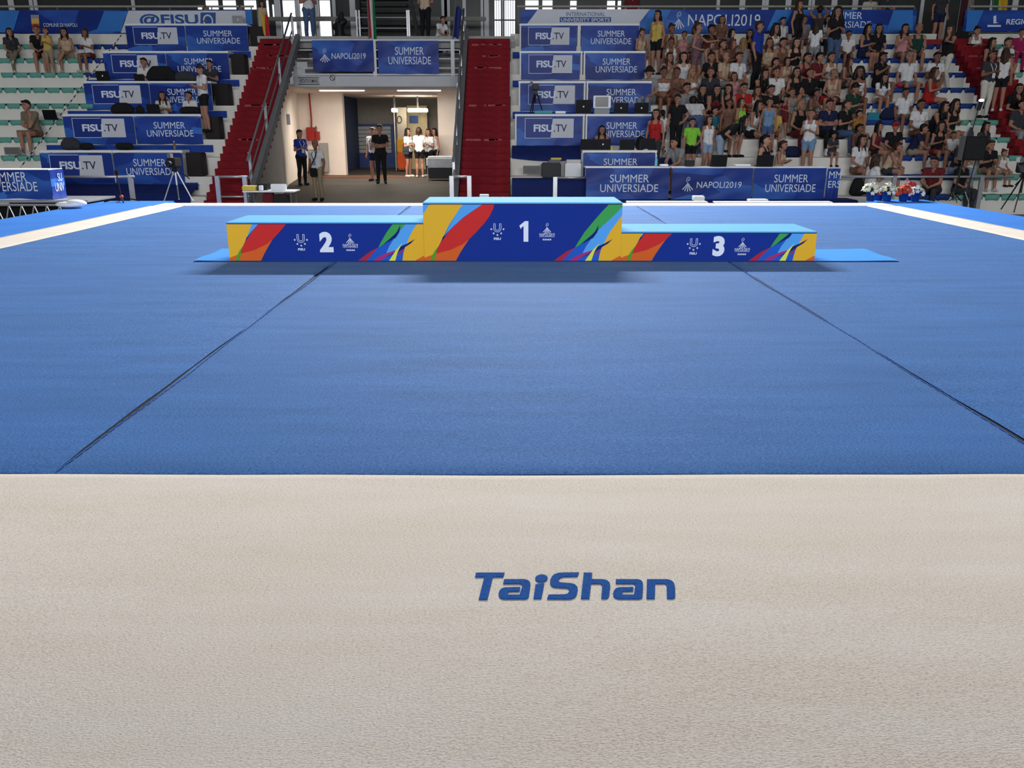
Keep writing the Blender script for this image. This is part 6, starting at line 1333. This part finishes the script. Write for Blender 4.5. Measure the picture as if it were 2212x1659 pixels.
for xl, xr, lb in ((1934, 1956, 'left'), (1968, 1992, 'right')):
    Y = TY(4) + .12; z = TZ(4) + .06; X = (xat(xl, Y, z) + xat(xr, Y, z)) / 2; t = empty('balloon_cushion', (X, Y, z), 'pink red round cushion on a blue seat, the %s of two' % lb, 'cushion', 'round cushions'); link('body', MB().ball((0, 0, .075), (.15, .13, .075), 8, 16).mesh('body', mat('cushion_pink', (190, 40, 80), .5), smooth=True), t); link('seam', MB().lathe([(.146, .07), (.153, .075), (.146, .08)], n=20).mesh('seam', M_LIP), t)
a = px(1655, 254, TY(1) + .1); b = px(1675, 266, TY(1) + .1); t = empty('display_board', ((a.x + b.x) / 2, TY(1) + .3, TZ(0) + .442), 'small dark display on a thin stand among the steps', 'monitor')
link('screen', MB().bbox(-.14, .14, -.02, .02, b.z - TZ(1), a.z - TZ(1), .005).mesh('screen', M_BLACK), t); link('prop', MB().tube((-.1, 0, b.z - TZ(1)), (0, 0, 0), .01, n=6).tube((.1, 0, b.z - TZ(1)), (0, 0, 0), .01, n=6).mesh('prop', M_BLACK), t)
# covered camera on the landing
zc_ = 3.972; t = empty('covered_camera', (xat(735, 27.1, zc_), 27.1, zc_), 'black covered camera rig on the landing above the balcony', 'camera'); c = [((0, 0, .1), (0, 0, .5), .16, .12, 'b'), ((-.12, 0, .35), (.15, 0, .5), .1, .1, 'b'), ((.02, 0, .5), (.1, 0, .72), .1, .06, 'b'), ((-.16, 0, .05), (.3, 0, .08), .07, .06, 'b')]
me = remesh(cap_mesh(c), .025, 2); me.materials.clear(); me.materials.append(M_BLACK); link('cover', me, t, (0, 0, -min(v.co.z for v in me.vertices))); link('lens', MB().tube((0, -.3, .55), (0, -.1, .55), .05).mesh('lens', M_BLACK), t)
# ropes closing off the stands
def rope(a, b, label, n=26):
    a, b = Vector(a), Vector(b); t = empty('safety_rope', b, label, 'rope', 'striped safety ropes'); o_ = Vector(b)
    for par, m in ((0, fab('black', FC['black'])), (1, fab('white', FC['white']))):
        mb = MB()
        for i in range(n):
            if i % 2 == par: mb.tube(a.lerp(b, i / n) - o_, a.lerp(b, (i + 1) / n) - o_, .013, n=6)
        q = link('cord' if par == 0 else 'cord_stripe', mb.mesh('cord', m), t); q['kind'] = 'stuff'
rope(px(262, 76, TY(7) - .15) , px(44, 362, TY(0) - .7), 'dark striped rope running down across the empty left seats', 60)
rope(px(1416, 236, TY(2) - .1), px(1441, 344, TY(0) - .2), 'black and white rope beside the crowd next to the lowest right desk', 24)
